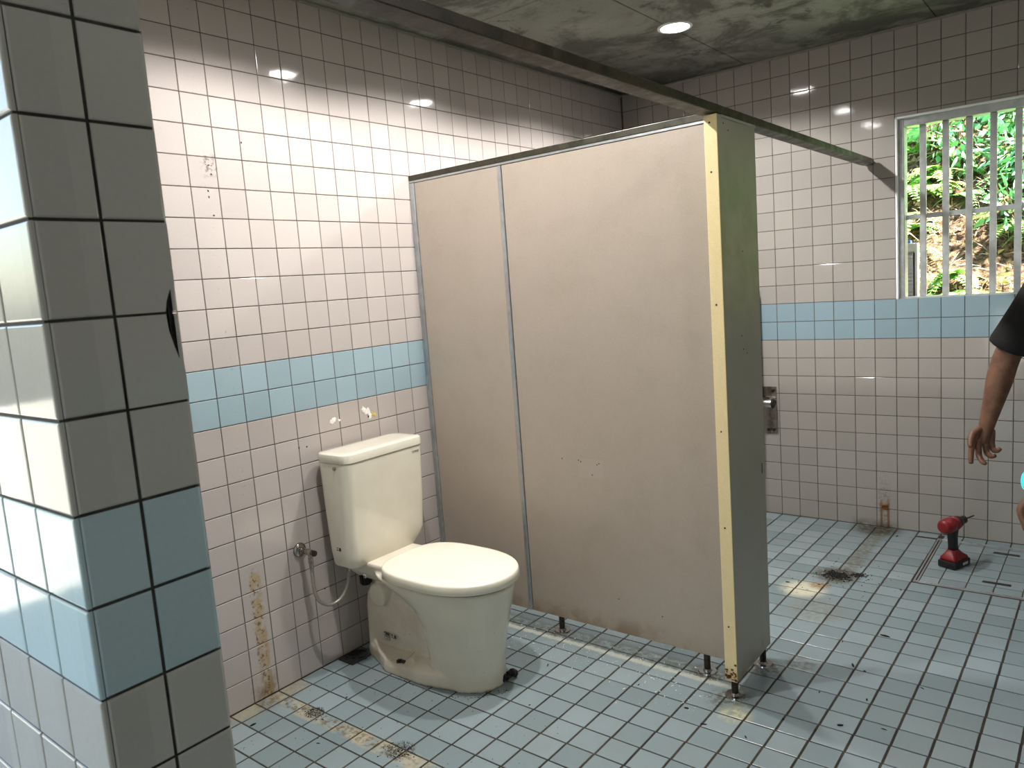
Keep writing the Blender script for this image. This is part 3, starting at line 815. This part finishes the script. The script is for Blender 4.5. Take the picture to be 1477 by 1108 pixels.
# stop valve and hose
VY, VZ = .252, .487
vv = empty('stop_valve', (0, VY, VZ)); tag(vv, 'tarnished chrome stop valve on the tiled wall left of the toilet', 'valve')
def vp(n, bm, m, **k):
    o = obj(n, bm, m, vv, **k); o.matrix_parent_inverse = Matrix.Translation(-vv.location); return o
bm = bmesh.new()
rings(bm, [[Vector((x, VY+r*math.cos(2*PI*i/28), VZ+r*math.sin(2*PI*i/28))) for i in range(28)] for x, r in ((0, .027), (.004, .027), (.009, .024), (.013, .017), (.015, .011))])
vp('escutcheon', bm, M['chrome'], smooth='all')
bm = bmesh.new(); cone(bm, (.012, VY, VZ), (.085, VY, VZ), .0085, seg=18); cone(bm, (.026, VY, VZ), (.036, VY, VZ), .0115, seg=6); cone(bm, (.050, VY, VZ), (.078, VY, VZ), .0125, .0115, 20, .002)
cone(bm, (.064, VY, VZ), (.064, VY, VZ-.030), .009, seg=16); cone(bm, (.064, VY, VZ-.022), (.064, VY, VZ-.038), .011, seg=6)
vp('valve_body', bm, M['chrome'], smooth=True)
bm = bmesh.new(); cone(bm, (.085, VY, VZ), (.095, VY, VZ), .012, .0105, 20, .001); cone(bm, (.095, VY, VZ), (.097, VY, VZ), .005, seg=10)
vp('spindle', bm, M['dsteel'], smooth=True)
bm = bmesh.new()
pth = bez((.064, VY, VZ-.036), (.066, VY-.002, VZ-.16), (.072, VY-.01, .300), (.082, VY+.04, .272), 16)[:-1]+bez((.082, VY+.04, .272), (.092, .345, .255), (.10, .392, .30), (.102, .392, .405), 16)
tube(bm, pth, .0068, 12)
vp('supply_hose', bm, M['hose'], smooth=True)
bm = bmesh.new(); cone(bm, (.064, VY, VZ-.038), (.065, VY, VZ-.062), .0085, seg=14); vp('hose_ferrule', bm, M['chrome'], smooth=True)
vp('hose_ferrule', cone(bmesh.new(), (.102, .392, .372), (.102, .392, .405), .009, seg=14), M['chrome'], smooth=True)

# ------------------------------------------------------------------ fold-up grab bar on the back wall
gb = empty('grab_bar', (.845, YB, .60)); tag(gb, 'folded-up stainless grab bar on a wall plate, half hidden behind the partition edge', 'grab bar')
def gp(n, bm, m, **k):
    o = obj(n, bm, m, gb, **k); o.matrix_parent_inverse = Matrix.Translation(-gb.location); return o
gp('wall_plate', B(.79, .895, YB-.006, YB, .468, .738, .002, 1), M['steel'])
for (x, z) in ((.878, .715), (.806, .715), (.878, .492), (.848, .492), (.806, .492)):
    bm = bmesh.new(); cone(bm, (x, YB-.005, z), (x, YB-.012, z), .009, seg=6); gp('bolt', bm, M['dsteel'])
bm = bmesh.new(); box(bm, .80, .84, YB-.075, YB-.005, .62, .68, .004)
gp('hinge_bracket', bm, M['steel'])
gp('pivot_tube', cone(bmesh.new(), (.775, YB-.055, .65), (.888, YB-.055, .65), .026, seg=28, bev=.002), M['steel'], smooth=True)
gp('pivot_cap', cone(bmesh.new(), (.888, YB-.055, .65), (.897, YB-.055, .65), .027, seg=28, bev=.003), M['black'], smooth=True)
bm = bmesh.new()
R_ = .055
arc = [Vector((.806, YB-.045-R_+R_*math.cos(t), 1.27+R_*math.sin(t))) for t in [PI*i/12 for i in range(13)]]
tube(bm, [Vector((.806, YB-.045, .66))]+arc+[Vector((.806, YB-.045-2*R_, .42))], .016, 16)
gp('bar', bm, M['steel'], smooth=True)

# ------------------------------------------------------------------ downlights
def downlight(x, y, lab, k=1.):
    t = empty('downlight', (x, y, H)); tag(t, lab, 'ceiling light', 'downlights in one row on the ceiling')
    bm = bmesh.new(); n = 40
    rings(bm, [[Vector((r*math.cos(2*PI*i/n), r*math.sin(2*PI*i/n), z)) for i in range(n)] for r, z in ((.078, 0), (.078, -.004), (.074, -.0065), (.064, -.006), (.062, -.002), (.062, 0))], cap=False)
    obj('trim_ring', bm, M['whiteplastic'], t, smooth=True)
    bm = bmesh.new(); rings(bm, [[Vector((r*math.cos(2*PI*i/n), r*math.sin(2*PI*i/n), z)) for i in range(n)] for r, z in ((.0615, -.0005), (.0615, -.0035), (.045, -.0050), (.02, -.0058))])
    obj('lens', bm, M['lens'], t, smooth=True)
    ld = bpy.data.lights.new('lamp', 'SPOT'); ld.energy = LAMP_W*k; ld.spot_size = math.radians(150); ld.spot_blend = .28
    ld.shadow_soft_size = .03; ld.color = (1, .975, .945)
    lo = bpy.data.objects.new('lamp', ld); COL.objects.link(lo); lo.parent = t; lo.location = (0, 0, -.012)
downlight(.80, 1.945, 'round downlight in the ceiling beyond the partition, nearest the back wall')
downlight(.80, 1.00, 'round downlight in the ceiling straight above the toilet partition')
downlight(.80, .12, 'round downlight in the ceiling on the doorway side of the toilet')

downlight(2.35, .12, 'dimmer round downlight just inside the doorway, out of line with the other downlights', .17)

# ------------------------------------------------------------------ cordless drill
def drill(loc, d, name, lab, body, grp, cat='drill'):
    t = empty(name, loc); tag(t, lab, cat)
    d = Vector((d[0], d[1], 0)).normalized(); s = Vector((d.y, -d.x, 0))
    mx = Matrix((d, s, Vector((0, 0, 1)))).transposed()
    def part(n, bm, m, **k):
        for v in bm.verts: v.co = mx @ v.co
        return obj(n, bm, m, t, **k)
    part('battery', B(-.058, .070, -.040, .040, 0, .034, .007, 2), M['black'], smooth=True)
    part('battery_label', B(.005, .045, .0395, .0406, .010, .022), M['label'])
    bm = bmesh.new(); rings(bm, [rrect(-.052, .062, -.037, .037, .034, .012), rrect(-.050, .058, -.036, .036, .046, .012), rrect(-.036, .036, -.026, .026, .060, .012), rrect(-.024, .020, -.019, .019, .078, .012)])
    part('foot', bm, body, smooth='all')
    bm = bmesh.new(); hs = [(.072, -.022, .020, .018), (.10, -.024, .016, .0165), (.14, -.028, .013, .0175), (.172, -.034, .018, .019), (.19, -.038, .03, .02)]
    rings(bm, [rrect(a, b, -w, w, z, .012) for z, a, b, w in hs]); part('handle', bm, M['black'], smooth='all')
    bm = bmesh.new(); pr = [(-.088, .014), (-.085, .024), (-.074, .031), (-.045, .0335), (-.015, .032)]
    seg = 26
    def lathe(bm, prof, z0=.198): rings(bm, [[Vector((x, r*math.cos(2*PI*i/seg), z0+r*1.03*math.sin(2*PI*i/seg))) for i in range(seg)] for x, r in prof])
    lathe(bm, pr); part('motor_housing', bm, body, smooth='all')
    bm = bmesh.new(); lathe(bm, [(-.016, .031), (.01, .0315), (.035, .027), (.05, .021)]); part('gear_housing', bm, M['black'], smooth='all')
    bm = bmesh.new(); lathe(bm, [(-.012, .0325), (-.002, .0330), (.008, .0325)]); part('body_band', bm, body, smooth='all')
    bm = bmesh.new(); lathe(bm, [(.048, .018), (.055, .0185), (.085, .0175), (.096, .011), (.10, .007)]); part('chuck', bm, M['black'], smooth=True)
    part('bit', cone(bmesh.new(), (.095, 0, .198), (.165, 0, .198), .0034, .003, 10), M['dsteel'])
    part('trigger', B(.012, .028, -.008, .008, .142, .170, .004, 2), M['black'], smooth=True)
    return t
drill((1.822, 2.425, 0), (.36, .93), 'cordless_drill', 'red and black cordless drill standing on its battery on the tiled floor', M['red'], None)

# ------------------------------------------------------------------ floor debris
rnd = random.Random(11)
spots = [(.118, -.084, .006), (.30, .065, .003), (.26, .20, .003), (.40, -.03, .003), (.748, .749, .004), (1.302, .751, .005), (1.386, .697, .004),
         (1.583, .849, .004), (1.721, 1.57, .006), (1.676, 1.292, .006), (1.72, 1.27, .004), (1.769, 1.09, .005), (1.737, .904, .006), (1.25, 1.9, .005), (1.53, 2.72, .005),
         (1.10, .80, .003), (1.63, 1.06, .003), (1.60, 1.45, .003), (1.85, .95, .003), (1.9, 1.25, .003), (.98, .62, .003), (.85, .5, .003), (1.52, .70, .004)]
for (x, y, s) in spots:
    bm = bmesh.new(); a = rnd.uniform(0, PI); L = s*rnd.uniform(1.3, 3.2)
    bmesh.ops.create_icosphere(bm, subdivisions=1, radius=1)
    for v in bm.verts:
        v.co = v.co*(1+.3*mnoise.noise(v.co*3+Vector((x*9, y*9, 0)))); v.co = Vector((v.co.x*L, v.co.y*s*.6, max(v.co.z, -.6)*s*.6+s*.36))
    bmesh.ops.rotate(bm, verts=bm.verts, cent=(0, 0, 0), matrix=Matrix.Rotation(a, 3, 'Z'))
    o = obj('debris_crumb', bm, M['crumb'], loc=(x, y, 0)); tag(o, 'tiny black crumb of debris lying on the blue floor tiles', 'debris', 'black crumbs on the floor')
def scatter(name, fn, n, smin, smax, mat, lab, cat='debris'):
    bm = bmesh.new()
    for k in range(n):
        x, y = fn(); s = rnd.uniform(smin, smax); a = rnd.uniform(0, PI)
        L = s*rnd.uniform(1, 2.4); ca, sa = math.cos(a), math.sin(a)
        P = [(L, 0), (.2*L, .7*s), (-L, .1*s), (-.1*L, -.8*s)]
        rings(bm, [[Vector((x+(p*ca-q*sa)*sc, y+(p*sa+q*ca)*sc, z)) for p, q in P] for z, sc in ((0, 1), (s*.9, .6))])
    o = obj(name, bm, mat); tag(o, lab, cat, kind='stuff')
gs = rnd.gauss
scatter('grit_pile', lambda: (1.415+gs(0, .026), 2.075+gs(0, .022)), 260, .0015, .0048, M['crumb'], 'small pile of black grit on the floor where the far partition stood')
scatter('grit_heap', lambda: (1.495+gs(0, .018), 2.12+gs(0, .010)), 90, .0015, .004, M['crumb'], 'low heap of black grit beside the larger grit pile')
scatter('loose_grit', lambda: (1.44+gs(0, .10), 2.08+gs(0, .12)), 110, .001, .0028, M['crumb'], 'loose black grit scattered around the grit pile')
scatter('screw_hole_grit', lambda: (.238+gs(0, .020), .078+gs(0, .016)), 60, .0008, .0024, M['crumb'], 'black grit round the old foot mark nearest the left wall')
scatter('foot_mark_grit', lambda: (.655+gs(0, .028), .088+gs(0, .022)), 85, .0008, .0024, M['crumb'], 'black grit round the old foot mark at the bottom of the picture')
scatter('fine_dirt', lambda: (rnd.uniform(.1, 1.1), rnd.uniform(-.2, .45)), 150, .0006, .0015, M['crumb'], 'fine black dirt scattered on the floor tiles in front of the toilet')
scatter('plaster_crumbs', lambda: (rnd.uniform(.45, 1.35), .88+gs(0, .09)), 240, .0008, .0028, M['wcrumb'], 'white plaster crumbs scattered on the floor below the partition')
scatter('pedestal_grit', lambda: (lambda a: (.45+.27*math.cos(a)+gs(0, .01), YC-abs(math.sin(a))*.16-.004))(rnd.uniform(-2.6, .2)), 70, .0006, .0018, M['crumb'], 'dirt along the foot of the toilet')

# ------------------------------------------------------------------ person at the right edge
def skin_mesh(name, chains, mat, parent, sub=2, solid=False):
    """chains: list of (points, radii); a chain whose first point repeats an earlier one joins it"""
    me = bpy.data.meshes.new(name); vs, es, rr, roots = [], [], [], []
    def find(p):
        for i, q in enumerate(vs):
            if (q-p).length < 1e-5: return i
        return None
    for pts, rad in chains:
        prev = None
        for i, p in enumerate(pts):
            p = Vector(p); k = find(p)
            if k is None:
                vs.append(p); k = len(vs)-1; rr.append(rad[i] if not isinstance(rad[i], tuple) else rad[i])
                if prev is None: roots.append(k)
            if prev is not None and (prev, k) not in es: es.append((prev, k))
            prev = k
    me.from_pydata([tuple(v) for v in vs], es, [])
    o = bpy.data.objects.new(name, me); COL.objects.link(o)
    sk = o.modifiers.new('skin', 'SKIN'); sk.use_smooth_shade = True; sk.branch_smoothing = .6
    ly = me.skin_vertices[0].data
    for i, r in enumerate(rr):
        ly[i].radius = r if isinstance(r, tuple) else (r, r); ly[i].use_root = i in roots
    sb = o.modifiers.new('sub', 'SUBSURF'); sb.levels = sub; sb.render_levels = sub
    dg = bpy.context.evaluated_depsgraph_get(); dg.update()
    m2 = bpy.data.meshes.new_from_object(o.evaluated_get(dg)); bpy.data.objects.remove(o); bpy.data.meshes.remove(me)
    m2.name = name; m2.polygons.foreach_set('use_smooth', [True]*len(m2.polygons))
    n = link(name, m2, mat, parent); return n
def V(*a): return Vector(a)
def lerp(a, b, t): return a+(b-a)*t
ps = empty('person', (2.42, 1.66, 0)); tag(ps, 'person in a black short-sleeved T-shirt reaching down at the right edge, holding a turquoise tool', 'person')
def person():
    pelvis = V(2.50, 1.75, .90); belly = V(2.47, 1.73, 1.05); chest = V(2.40, 1.70, 1.23); neckb = V(2.335, 1.68, 1.38); head0 = V(2.315, 1.655, 1.45)
    shR = V(2.215, 1.83, 1.335); shL = V(2.44, 1.515, 1.27)
    elR = V(2.065, 1.875, 1.025); wrR = V(2.012, 1.840, .778)
    elL = V(2.33, 1.33, .97); wrL = V(2.205, 1.265, .690)
    hipR, hipL = V(2.42, 1.83, .88), V(2.58, 1.67, .88)
    knR, knL = V(2.36, 1.76, .49), V(2.56, 1.58, .49)
    anR, anL = V(2.40, 1.84, .09), V(2.62, 1.66, .09)
    parts = []
    def hand(w, d, side, palm_n, curl, L=1., tfree=.5):
        """w wrist, d direction of the metacarpals, palm_n normal out of the palm, thumb_side unit towards the thumb"""
        d = d.normalized(); n = (palm_n-d*palm_n.dot(d)).normalized(); s = d.cross(n)*(1 if side == 'R' else -1)
        ch = []
        p0, p1 = w+d*.035*L, w+d*.078*L
        ch.append(([w, p0, p1], [.025*L, .024*L, .020*L]))
        lens = [(.032, .042, .024, .018), (.011, .047, .029, .020), (-.011, .043, .027, .019), (-.031, .034, .020, .017)]
        for k, (off, a, b, c) in enumerate(lens):
            base = w+d*(.072-.006*abs(k-1))*L+s*off*L; root = w+d*.012*L+s*off*.55*L; mid = w+d*.045*L+s*off*.85*L
            pts = [root, mid, base]; dd = d.copy(); cc = curl[k] if isinstance(curl, (list, tuple)) else curl
            for q, ln in enumerate((a, b, c)):
                ang = cc*(.75, 1.0, .6)[q]
                dd = (dd*math.cos(ang)+n*math.sin(ang)*1.0).normalized() if q == 0 else rotv(dd, d, n, ang)
                pts.append(pts[-1]+dd*ln*L)
            ch.append((pts, [.015*L, .0145*L, .0118*L, .0102*L, .0092*L, .0075*L]))
        tb = w+d*.022*L+s*.018*L; t1 = tb+(s*.72+d*.55+n*.25).normalized()*.036*L
        t2 = t1+(s*.35+d*.85+n*tfree).normalized()*.032*L; t3 = t2+(s*.05+d*.9+n*tfree*1.3).normalized()*.024*L
        ch.append(([tb, t1, t2, t3], [.016*L, .0135*L, .0115*L, .009*L]))
        return ch
    def rotv(dd, d, n, ang):
        ax = d.cross(n).normalized(); return (Quaternion(ax, ang) @ dd).normalized()
    ch = [([pelvis, belly, chest, neckb, head0, V(2.30, 1.645, 1.50)], [.125, .125, .13, .068, .058, .055]),
          ([chest, lerp(chest, shR, .75)+V(0, 0, .01), shR], [.13, .075, .060]), ([shR, lerp(shR, elR, .5), elR, lerp(elR, wrR, .3), lerp(elR, wrR, .7), wrR], [.062, .052, .046, .048, .036, .028]),
          ([chest, lerp(chest, shL, .75)+V(0, 0, .01), shL], [.13, .075, .060]), ([shL, lerp(shL, elL, .5), elL, lerp(elL, wrL, .3), lerp(elL, wrL, .7), wrL], [.062, .052, .046, .048, .036, .028]),
          ([pelvis, hipR, lerp(hipR, knR, .5), knR, lerp(knR, anR, .35), anR, anR+V(-.09, -.07, -.045)], [.125, .088, .070, .052, .050, .034, .03]),
          ([pelvis, hipL, lerp(hipL, knL, .5), knL, lerp(knL, anL, .35), anL, anL+V(-.09, -.07, -.045)], [.125, .088, .070, .052, .050, .034, .03])]
    dR = V(-.22, -.15, -1); h1 = hand(wrR, dR, 'R', V(.62, -.78, 0), [.22, .62, .85, 1.0], 1.06)
    h1[0][0][0] = wrR
    dL = V(-.50, -.1, -.75); h2 = hand(wrL, dL, 'L', V(.85, -.35, -.3), [1.0, 1.1, 1.15, 1.2], 1.06, .8)
    h2[0][0][0] = wrL
    body = skin_mesh('body', ch+h1+h2, M['skin'], ps)
    # head joined to the same mesh
    bm = bmesh.new(); bm.from_mesh(body.data)
    hc = V(2.270, 1.618, 1.545); fd = V(-.72, -.52, -.42).normalized(); lf = V(0, 0, 1).cross(fd).normalized(); uu = fd.cross(lf)
    hm = bmesh.new(); bmesh.ops.create_icosphere(hm, subdivisions=4, radius=1)
    for v in hm.verts:
        x, y, z = v.co
        jaw = 1-.22*max(0, -z)**1.2
        X, Yv, Zv = x*.096*(1 if x < 0 else .95), y*.076*jaw, z*.118
        if x > .3 and abs(y) < .6:
            def bump(cx, cy, cz, r, a): return a*math.exp(-(((y-cy)/r[0])**2+((z-cz)/r[1])**2))
            X += bump(1, 0, -.16, (.13, .20), .022) + bump(1, 0, -.02, (.10, .18), .008) - bump(1, .36, .06, (.16, .10), .008) - bump(1, -.36, .06, (.16, .10), .008)
            X += bump(1, 0, -.50, (.22, .05), .006)+bump(1, 0, -.60, (.20, .05), .005)-bump(1, 0, -.55, (.25, .018), .004)+bump(1, 0, -.85, (.25, .14), .008)+bump(1, 0, .17, (.5, .08), .005)
        v.co = hc+fd*X+lf*Yv+uu*Zv
    for sgn in (-1, 1):
        ec = hc+lf*sgn*.078-fd*.005-uu*.005; tmp = bmesh.ops.create_icosphere(hm, subdivisions=2, radius=1)
        for v in tmp['verts']: q = v.co.copy(); v.co = ec+fd*q.x*.017+lf*(q.y*.008+sgn*.006*q.x*-1)+uu*q.z*.030
    tm = bpy.data.meshes.new('t'); hm.to_mesh(tm); hm.free(); bm.from_mesh(tm); bm.to_mesh(body.data); bm.free()
    body.data.polygons.foreach_set('use_smooth', [True]*len(body.data.polygons))
    for sgn in (-1, 1):
        eb = bmesh.new(); bmesh.ops.create_icosphere(eb, subdivisions=2, radius=.0115, matrix=Matrix.Translation(hc+fd*.079+lf*sgn*.028+uu*.007))
        obj('eye', eb, M['eye'], ps, smooth='all')
    hb = bmesh.new(); bmesh.ops.create_icosphere(hb, subdivisions=4, radius=1)
    for v in list(hb.verts):
        x, y, z = v.co
        if z < -.35 or (x > .35 and z < .38) or (x > 0 and z < .1): hb.verts.remove(v); continue
        k = 1.05+.03*mnoise.noise(v.co*7); v.co = hc+fd*x*.098*k+lf*y*.078*k+uu*z*.121*k
    ho = obj('hair', hb, M['hair'], ps, smooth='all'); so_ = ho.modifiers.new('s', 'SOLIDIFY'); so_.thickness = .008
    # clothes
    hemR = lerp(shR, elR, .93); hemL = lerp(shL, elL, .85)
    skin_mesh('t_shirt', [([pelvis+V(.01, .01, -.10), pelvis+V(0, 0, .0), belly, chest, neckb+V(0, 0, -.02)], [.165, .165, .160, .162, .080]),
        ([chest, lerp(chest, shR, .75)+V(0, 0, .01), shR, lerp(shR, hemR, .5), lerp(shR, hemR, .95), hemR], [.148, .090, .074, .072, .082, .084]),
        ([chest, lerp(chest, shL, .75)+V(0, 0, .01), shL, lerp(shL, hemL, .5), lerp(shL, hemL, .95), hemL], [.148, .090, .074, .068, .070, .070])], M['shirt'], ps)
    skin_mesh('trousers', [([belly+V(.01, .01, -.02), pelvis, hipR, lerp(hipR, knR, .5), knR, lerp(knR, anR, .35), lerp(knR, anR, .9)], [.132, .136, .104, .088, .070, .068, .060]),
        ([pelvis, hipL, lerp(hipL, knL, .5), knL, lerp(knL, anL, .35), lerp(knL, anL, .9)], [.136, .104, .088, .070, .068, .060])], M['trousers'], ps)
    for an in (anR, anL):
        f = V(-.79, -.61, 0); s = V(.61, -.79, 0); bm = bmesh.new()
        def sec(t, w0, w1, h0, h1, n=14):
            return [an+f*t+s*(w0+w1)/2*math.cos(2*PI*i/n)+V(0, 0, -an.z)+V(0, 0, 1)*(h0+(h1-h0)*(.5+.5*math.sin(2*PI*i/n))) for i in range(n)]
        rings(bm, [sec(-.075, .02, .02, .004, .05), sec(-.065, .034, .034, 0, .10), sec(-.02, .04, .04, 0, .115), sec(.04, .044, .044, 0, .09), (sec(.10, .05, .05, 0, .065)), sec(.155, .046, .046, 0, .05), sec(.185, .024, .024, .004, .036)])
        obj('shoe', bm, M['shoe'], ps, smooth='all')
    return wrL, dL
wrL, dL = person()
for c in ps.children: c.matrix_parent_inverse = Matrix.Translation(-ps.location)
# tool held in the near hand
tt = empty('power_tool', (2.20, 1.235, .62)); tag(tt, 'turquoise and black power tool held in the hand at the right edge', 'power tool')
def ttp(n, bm, m, **k): return obj(n, bm, m, tt, **k)
ttp('housing', cone(bmesh.new(), (-.022, -.01, .115), (.10, .05, .10), .036, .033, 28, .008), M['black'], smooth=True)
ttp('rear_cap', cone(bmesh.new(), (-.028, -.013, .1157), (-.020, -.009, .1147), .027, .029, 28, .003), M['display'], smooth=True)
ttp('body_shell', cone(bmesh.new(), (.01, .006, .111), (.07, .035, .104), .038, .037, 28, .006), M['cyan'], smooth=True)
ttp('chuck', cone(bmesh.new(), (.10, .05, .10), (.145, .072, .095), .02, .012, 20, .003), M['black'], smooth=True)
ttp('handle', tube(bmesh.new(), [(.03, .012, .09), (.03, .012, .04), (.035, .018, -.02), (.045, .02, -.07)], [.022, .017, .016, .02], 16), M['black'], smooth=True)
ttp('battery', B(.015, .11, -.025, .055, -.11, -.068, .008, 2), M['black'], smooth=True)

# ------------------------------------------------------------------ outdoors: slope with ferns, shrubs and litter
def hill_z(x, y):
    t = max(0., y-3.55)
    base = 1.10*t + .12*mnoise.noise(Vector((x*1.3, y*1.3, 0))) + .04*mnoise.noise(Vector((x*6, y*6, 3)))
    return .62+base*1.05 if y > 3.55 else .62*max(0, min(1, (y-3.2)/.35))
bm = bmesh.new(); NX, NY = 110, 80; grid = []
for j in range(NY+1):
    y = 3.0+6.5*(j/NY)**1.35; grid.append([bm.verts.new((-4+10*i/NX, y, hill_z(-4+10*i/NX, y)-.02)) for i in range(NX+1)])
for j in range(NY):
    for i in range(NX): bm.faces.new((grid[j][i], grid[j][i+1], grid[j+1][i+1], grid[j+1][i]))
tag(obj('hillside', bm, M['soil'], smooth='all'), 'steep earth bank rising outside the window', kind='structure')
tag(obj('ground', B(-14, 18, -16, 14, -.3, -.13), M['concrete']), kind='structure')
# dry straw and leaf litter
bm = bmesh.new(); rnd = random.Random(3)
for k in range(5200):
    x = rnd.uniform(-.6, 3.2); y = rnd.uniform(3.45, 5.6); z = hill_z(x, y)
    a = rnd.uniform(0, 2*PI); L = rnd.uniform(.03, .16); w = rnd.uniform(.0015, .005) if rnd.random() < .75 else rnd.uniform(.01, .022)
    if w > .006: L = w*2.2
    dv = Vector((math.cos(a), math.sin(a)*.6, rnd.uniform(-.6, .7))).normalized()*L; sv = dv.cross(Vector((rnd.random(), -1, rnd.random()))).normalized()*w
    p = Vector((x, y, z+.005)); q = [p-sv, p+dv*.5-sv+Vector((0, -.01, .01)), p+dv, p+dv*.5+sv+Vector((0, -.01, .01))]
    f = [bm.verts.new(v) for v in q]; bm.faces.new(f)
tag(obj('dry_litter', bm, M['straw']), 'dry straw and dead leaves covering the bank outside the window', 'litter', kind='stuff')
def leaflet(bm, p, d, n, L, w):
    s = d.cross(n).normalized()*w
    q = [p, p+d*L*.35+s+n*L*.05, p+d*L*.7+s*.7, p+d*L, p+d*L*.7-s*.7, p+d*L*.35-s+n*L*.05]
    bm.faces.new([bm.verts.new(v) for v in q])
def frond(bm, p, az, L, droop, w):
    pts = []; d = Vector((math.cos(az), math.sin(az), 0)); n = 15
    for i in range(n+1):
        t = i/n; pts.append(p+d*L*t*.85+Vector((0, 0, 1))*(L*(.55*t-droop*t*t)))
    for i in range(1, n):
        t = i/n; dd = (pts[i+1]-pts[i]).normalized(); s = dd.cross(Vector((0, 0, 1))).normalized(); nn = s.cross(dd)
        ll = w*math.sin(PI*min(1, .12+t*.88))**.7*(1.1-.6*t)
        for sg in (-1, 1): leaflet(bm, pts[i], (s*sg+dd*.45).normalized(), nn, ll, ll*.17)
    for i in range(n):
        a, b = pts[i], pts[i+1]; q = Vector((0, 0, .003)); bm.faces.new([bm.verts.new(v) for v in (a-q, b-q, b+q, a+q)])
rnd = random.Random(21)
fern_meshes = []
for k in range(5):
    bm = bmesh.new()
    for i in range(rnd.randint(6, 9)): frond(bm, Vector((0, 0, 0)), rnd.uniform(PI*.95, PI*2.05), rnd.uniform(.22, .42), rnd.uniform(.5, 1.0), rnd.uniform(.06, .09))
    me = bpy.data.meshes.new('fern'); bm.to_mesh(me); bm.free(); me.materials.append(M['fern']); fern_meshes.append(me)
for k in range(150):
    x = rnd.uniform(.3, 2.9); y = rnd.uniform(3.5, 5.3)
    o = bpy.data.objects.new('fern', fern_meshes[k % 5]); COL.objects.link(o); o.location = (x, y, hill_z(x, y)-.01)
    o.rotation_euler = (rnd.uniform(-.1, .2), 0, rnd.uniform(-.6, .6)); s = rnd.uniform(.5, 1.35); o.scale = (s, s, s)
    tag(o, 'green fern growing on the earth bank outside the window', 'fern', 'ferns on the bank outside the window')
sh_m = []
for k in range(3):
    bm = bmesh.new()
    for i in range(150):
        v = Vector((rnd.gauss(0, .5), rnd.gauss(0, .5), rnd.gauss(0, .5))).normalized()*rnd.uniform(.3, 1)*.2
        p = Vector((v.x, v.y, v.z+.16)); d = (v+Vector((rnd.uniform(-.1, .1), -.05, rnd.uniform(-.12, .05)))).normalized()
        leaflet(bm, p, d, Vector((rnd.uniform(-.3, .3), -.7, .8)).normalized(), rnd.uniform(.05, .10), rnd.uniform(.010, .02))
    me = bpy.data.meshes.new('foliage'); bm.to_mesh(me); bm.free(); me.materials.append(M['shrub'])
    bs = bmesh.new()
    for i in range(7):
        a = rnd.uniform(0, 2*PI); tube(bs, [(0, 0, 0), (.05*math.cos(a), .05*math.sin(a), .12), (.13*math.cos(a), .13*math.sin(a), .28)], [.006, .004, .002], 5)
    ms = bpy.data.meshes.new('stem'); bs.to_mesh(ms); bs.free(); ms.materials.append(M['bark']); sh_m.append((me, ms))
for k, (x, y) in enumerate([(1.62, 4.72), (1.85, 4.62), (2.05, 4.5), (1.75, 4.95), (2.0, 4.85), (2.25, 4.7), (1.5, 5.0), (2.2, 5.05), (1.35, 4.85), (2.5, 4.6), (1.9, 4.3), (2.75, 4.9), (1.1, 4.95), (.8, 4.7)]):
    e = empty('leafy_shrub', (x, y, hill_z(x, y)), rz=rnd.uniform(0, 6)); tag(e, 'bright green leafy shrub on the upper bank outside the window', 'shrub', 'leafy shrubs on the bank')
    a = bpy.data.objects.new('foliage', sh_m[k % 3][0]); COL.objects.link(a); a.parent = e
    b = bpy.data.objects.new('stem', sh_m[k % 3][1]); COL.objects.link(b); b.parent = e
# strap-leaved plant low in the window
e = empty('strap_leaf_plant', (1.62, 3.62, hill_z(1.62, 3.62))); tag(e, 'clump of long arching strap leaves low outside the window', 'plant')
for i in range(13):
    a = rnd.uniform(-.5, PI+.5)*-1; L = rnd.uniform(.35, .6); bm = bmesh.new(); pr_ = []
    for j in range(11):
        t = j/10; p = Vector((math.cos(a)*L*t*.8, math.sin(a)*L*t*.5, L*(1.25*t-1.05*t*t))); w = .011*(1-t**2.5)+.001; s = Vector((-math.sin(a), math.cos(a), 0))
        pr_.append([bm.verts.new(p-s*w+Vector((0, 0, .002))), bm.verts.new(p-Vector((0, 0, .002))), bm.verts.new(p+s*w+Vector((0, 0, .002)))])
    for q0, q1 in zip(pr_, pr_[1:]):
        for i2 in range(2): bm.faces.new((q0[i2], q0[i2+1], q1[i2+1], q1[i2]))
    obj('leaf', bm, M['strap'], e, smooth='all')
# white louvred box with blue cap
e = empty('louvred_box', (1.515, 3.10, 0)); tag(e, 'narrow white louvred box with a blue cap standing just outside the window, left end', 'box')
bm = bmesh.new(); box(bm, -.045, -.032, 0, .05, -.12, 1.475, .003); box(bm, .032, .045, 0, .05, -.12, 1.475, .003); box(bm, -.032, .032, 0, .05, 1.43, 1.475, .003); box(bm, -.032, .032, .03, .05, -.12, 1.43)
obj('housing', bm, M['whiteplastic'], e)
for k in range(46):
    z = .52+k*.0195
    o = obj('louvre', B(-.0315, .0235, .002, .02, z, z+.0165), M['slat'], e)
obj('side_slot', B(.0235, .0315, .012, .03, .5, 1.425), M['ink'], e)
obj('cap', B(-.04, .012, .005, .045, 1.475, 1.490, .003), M['blueplastic'], e)
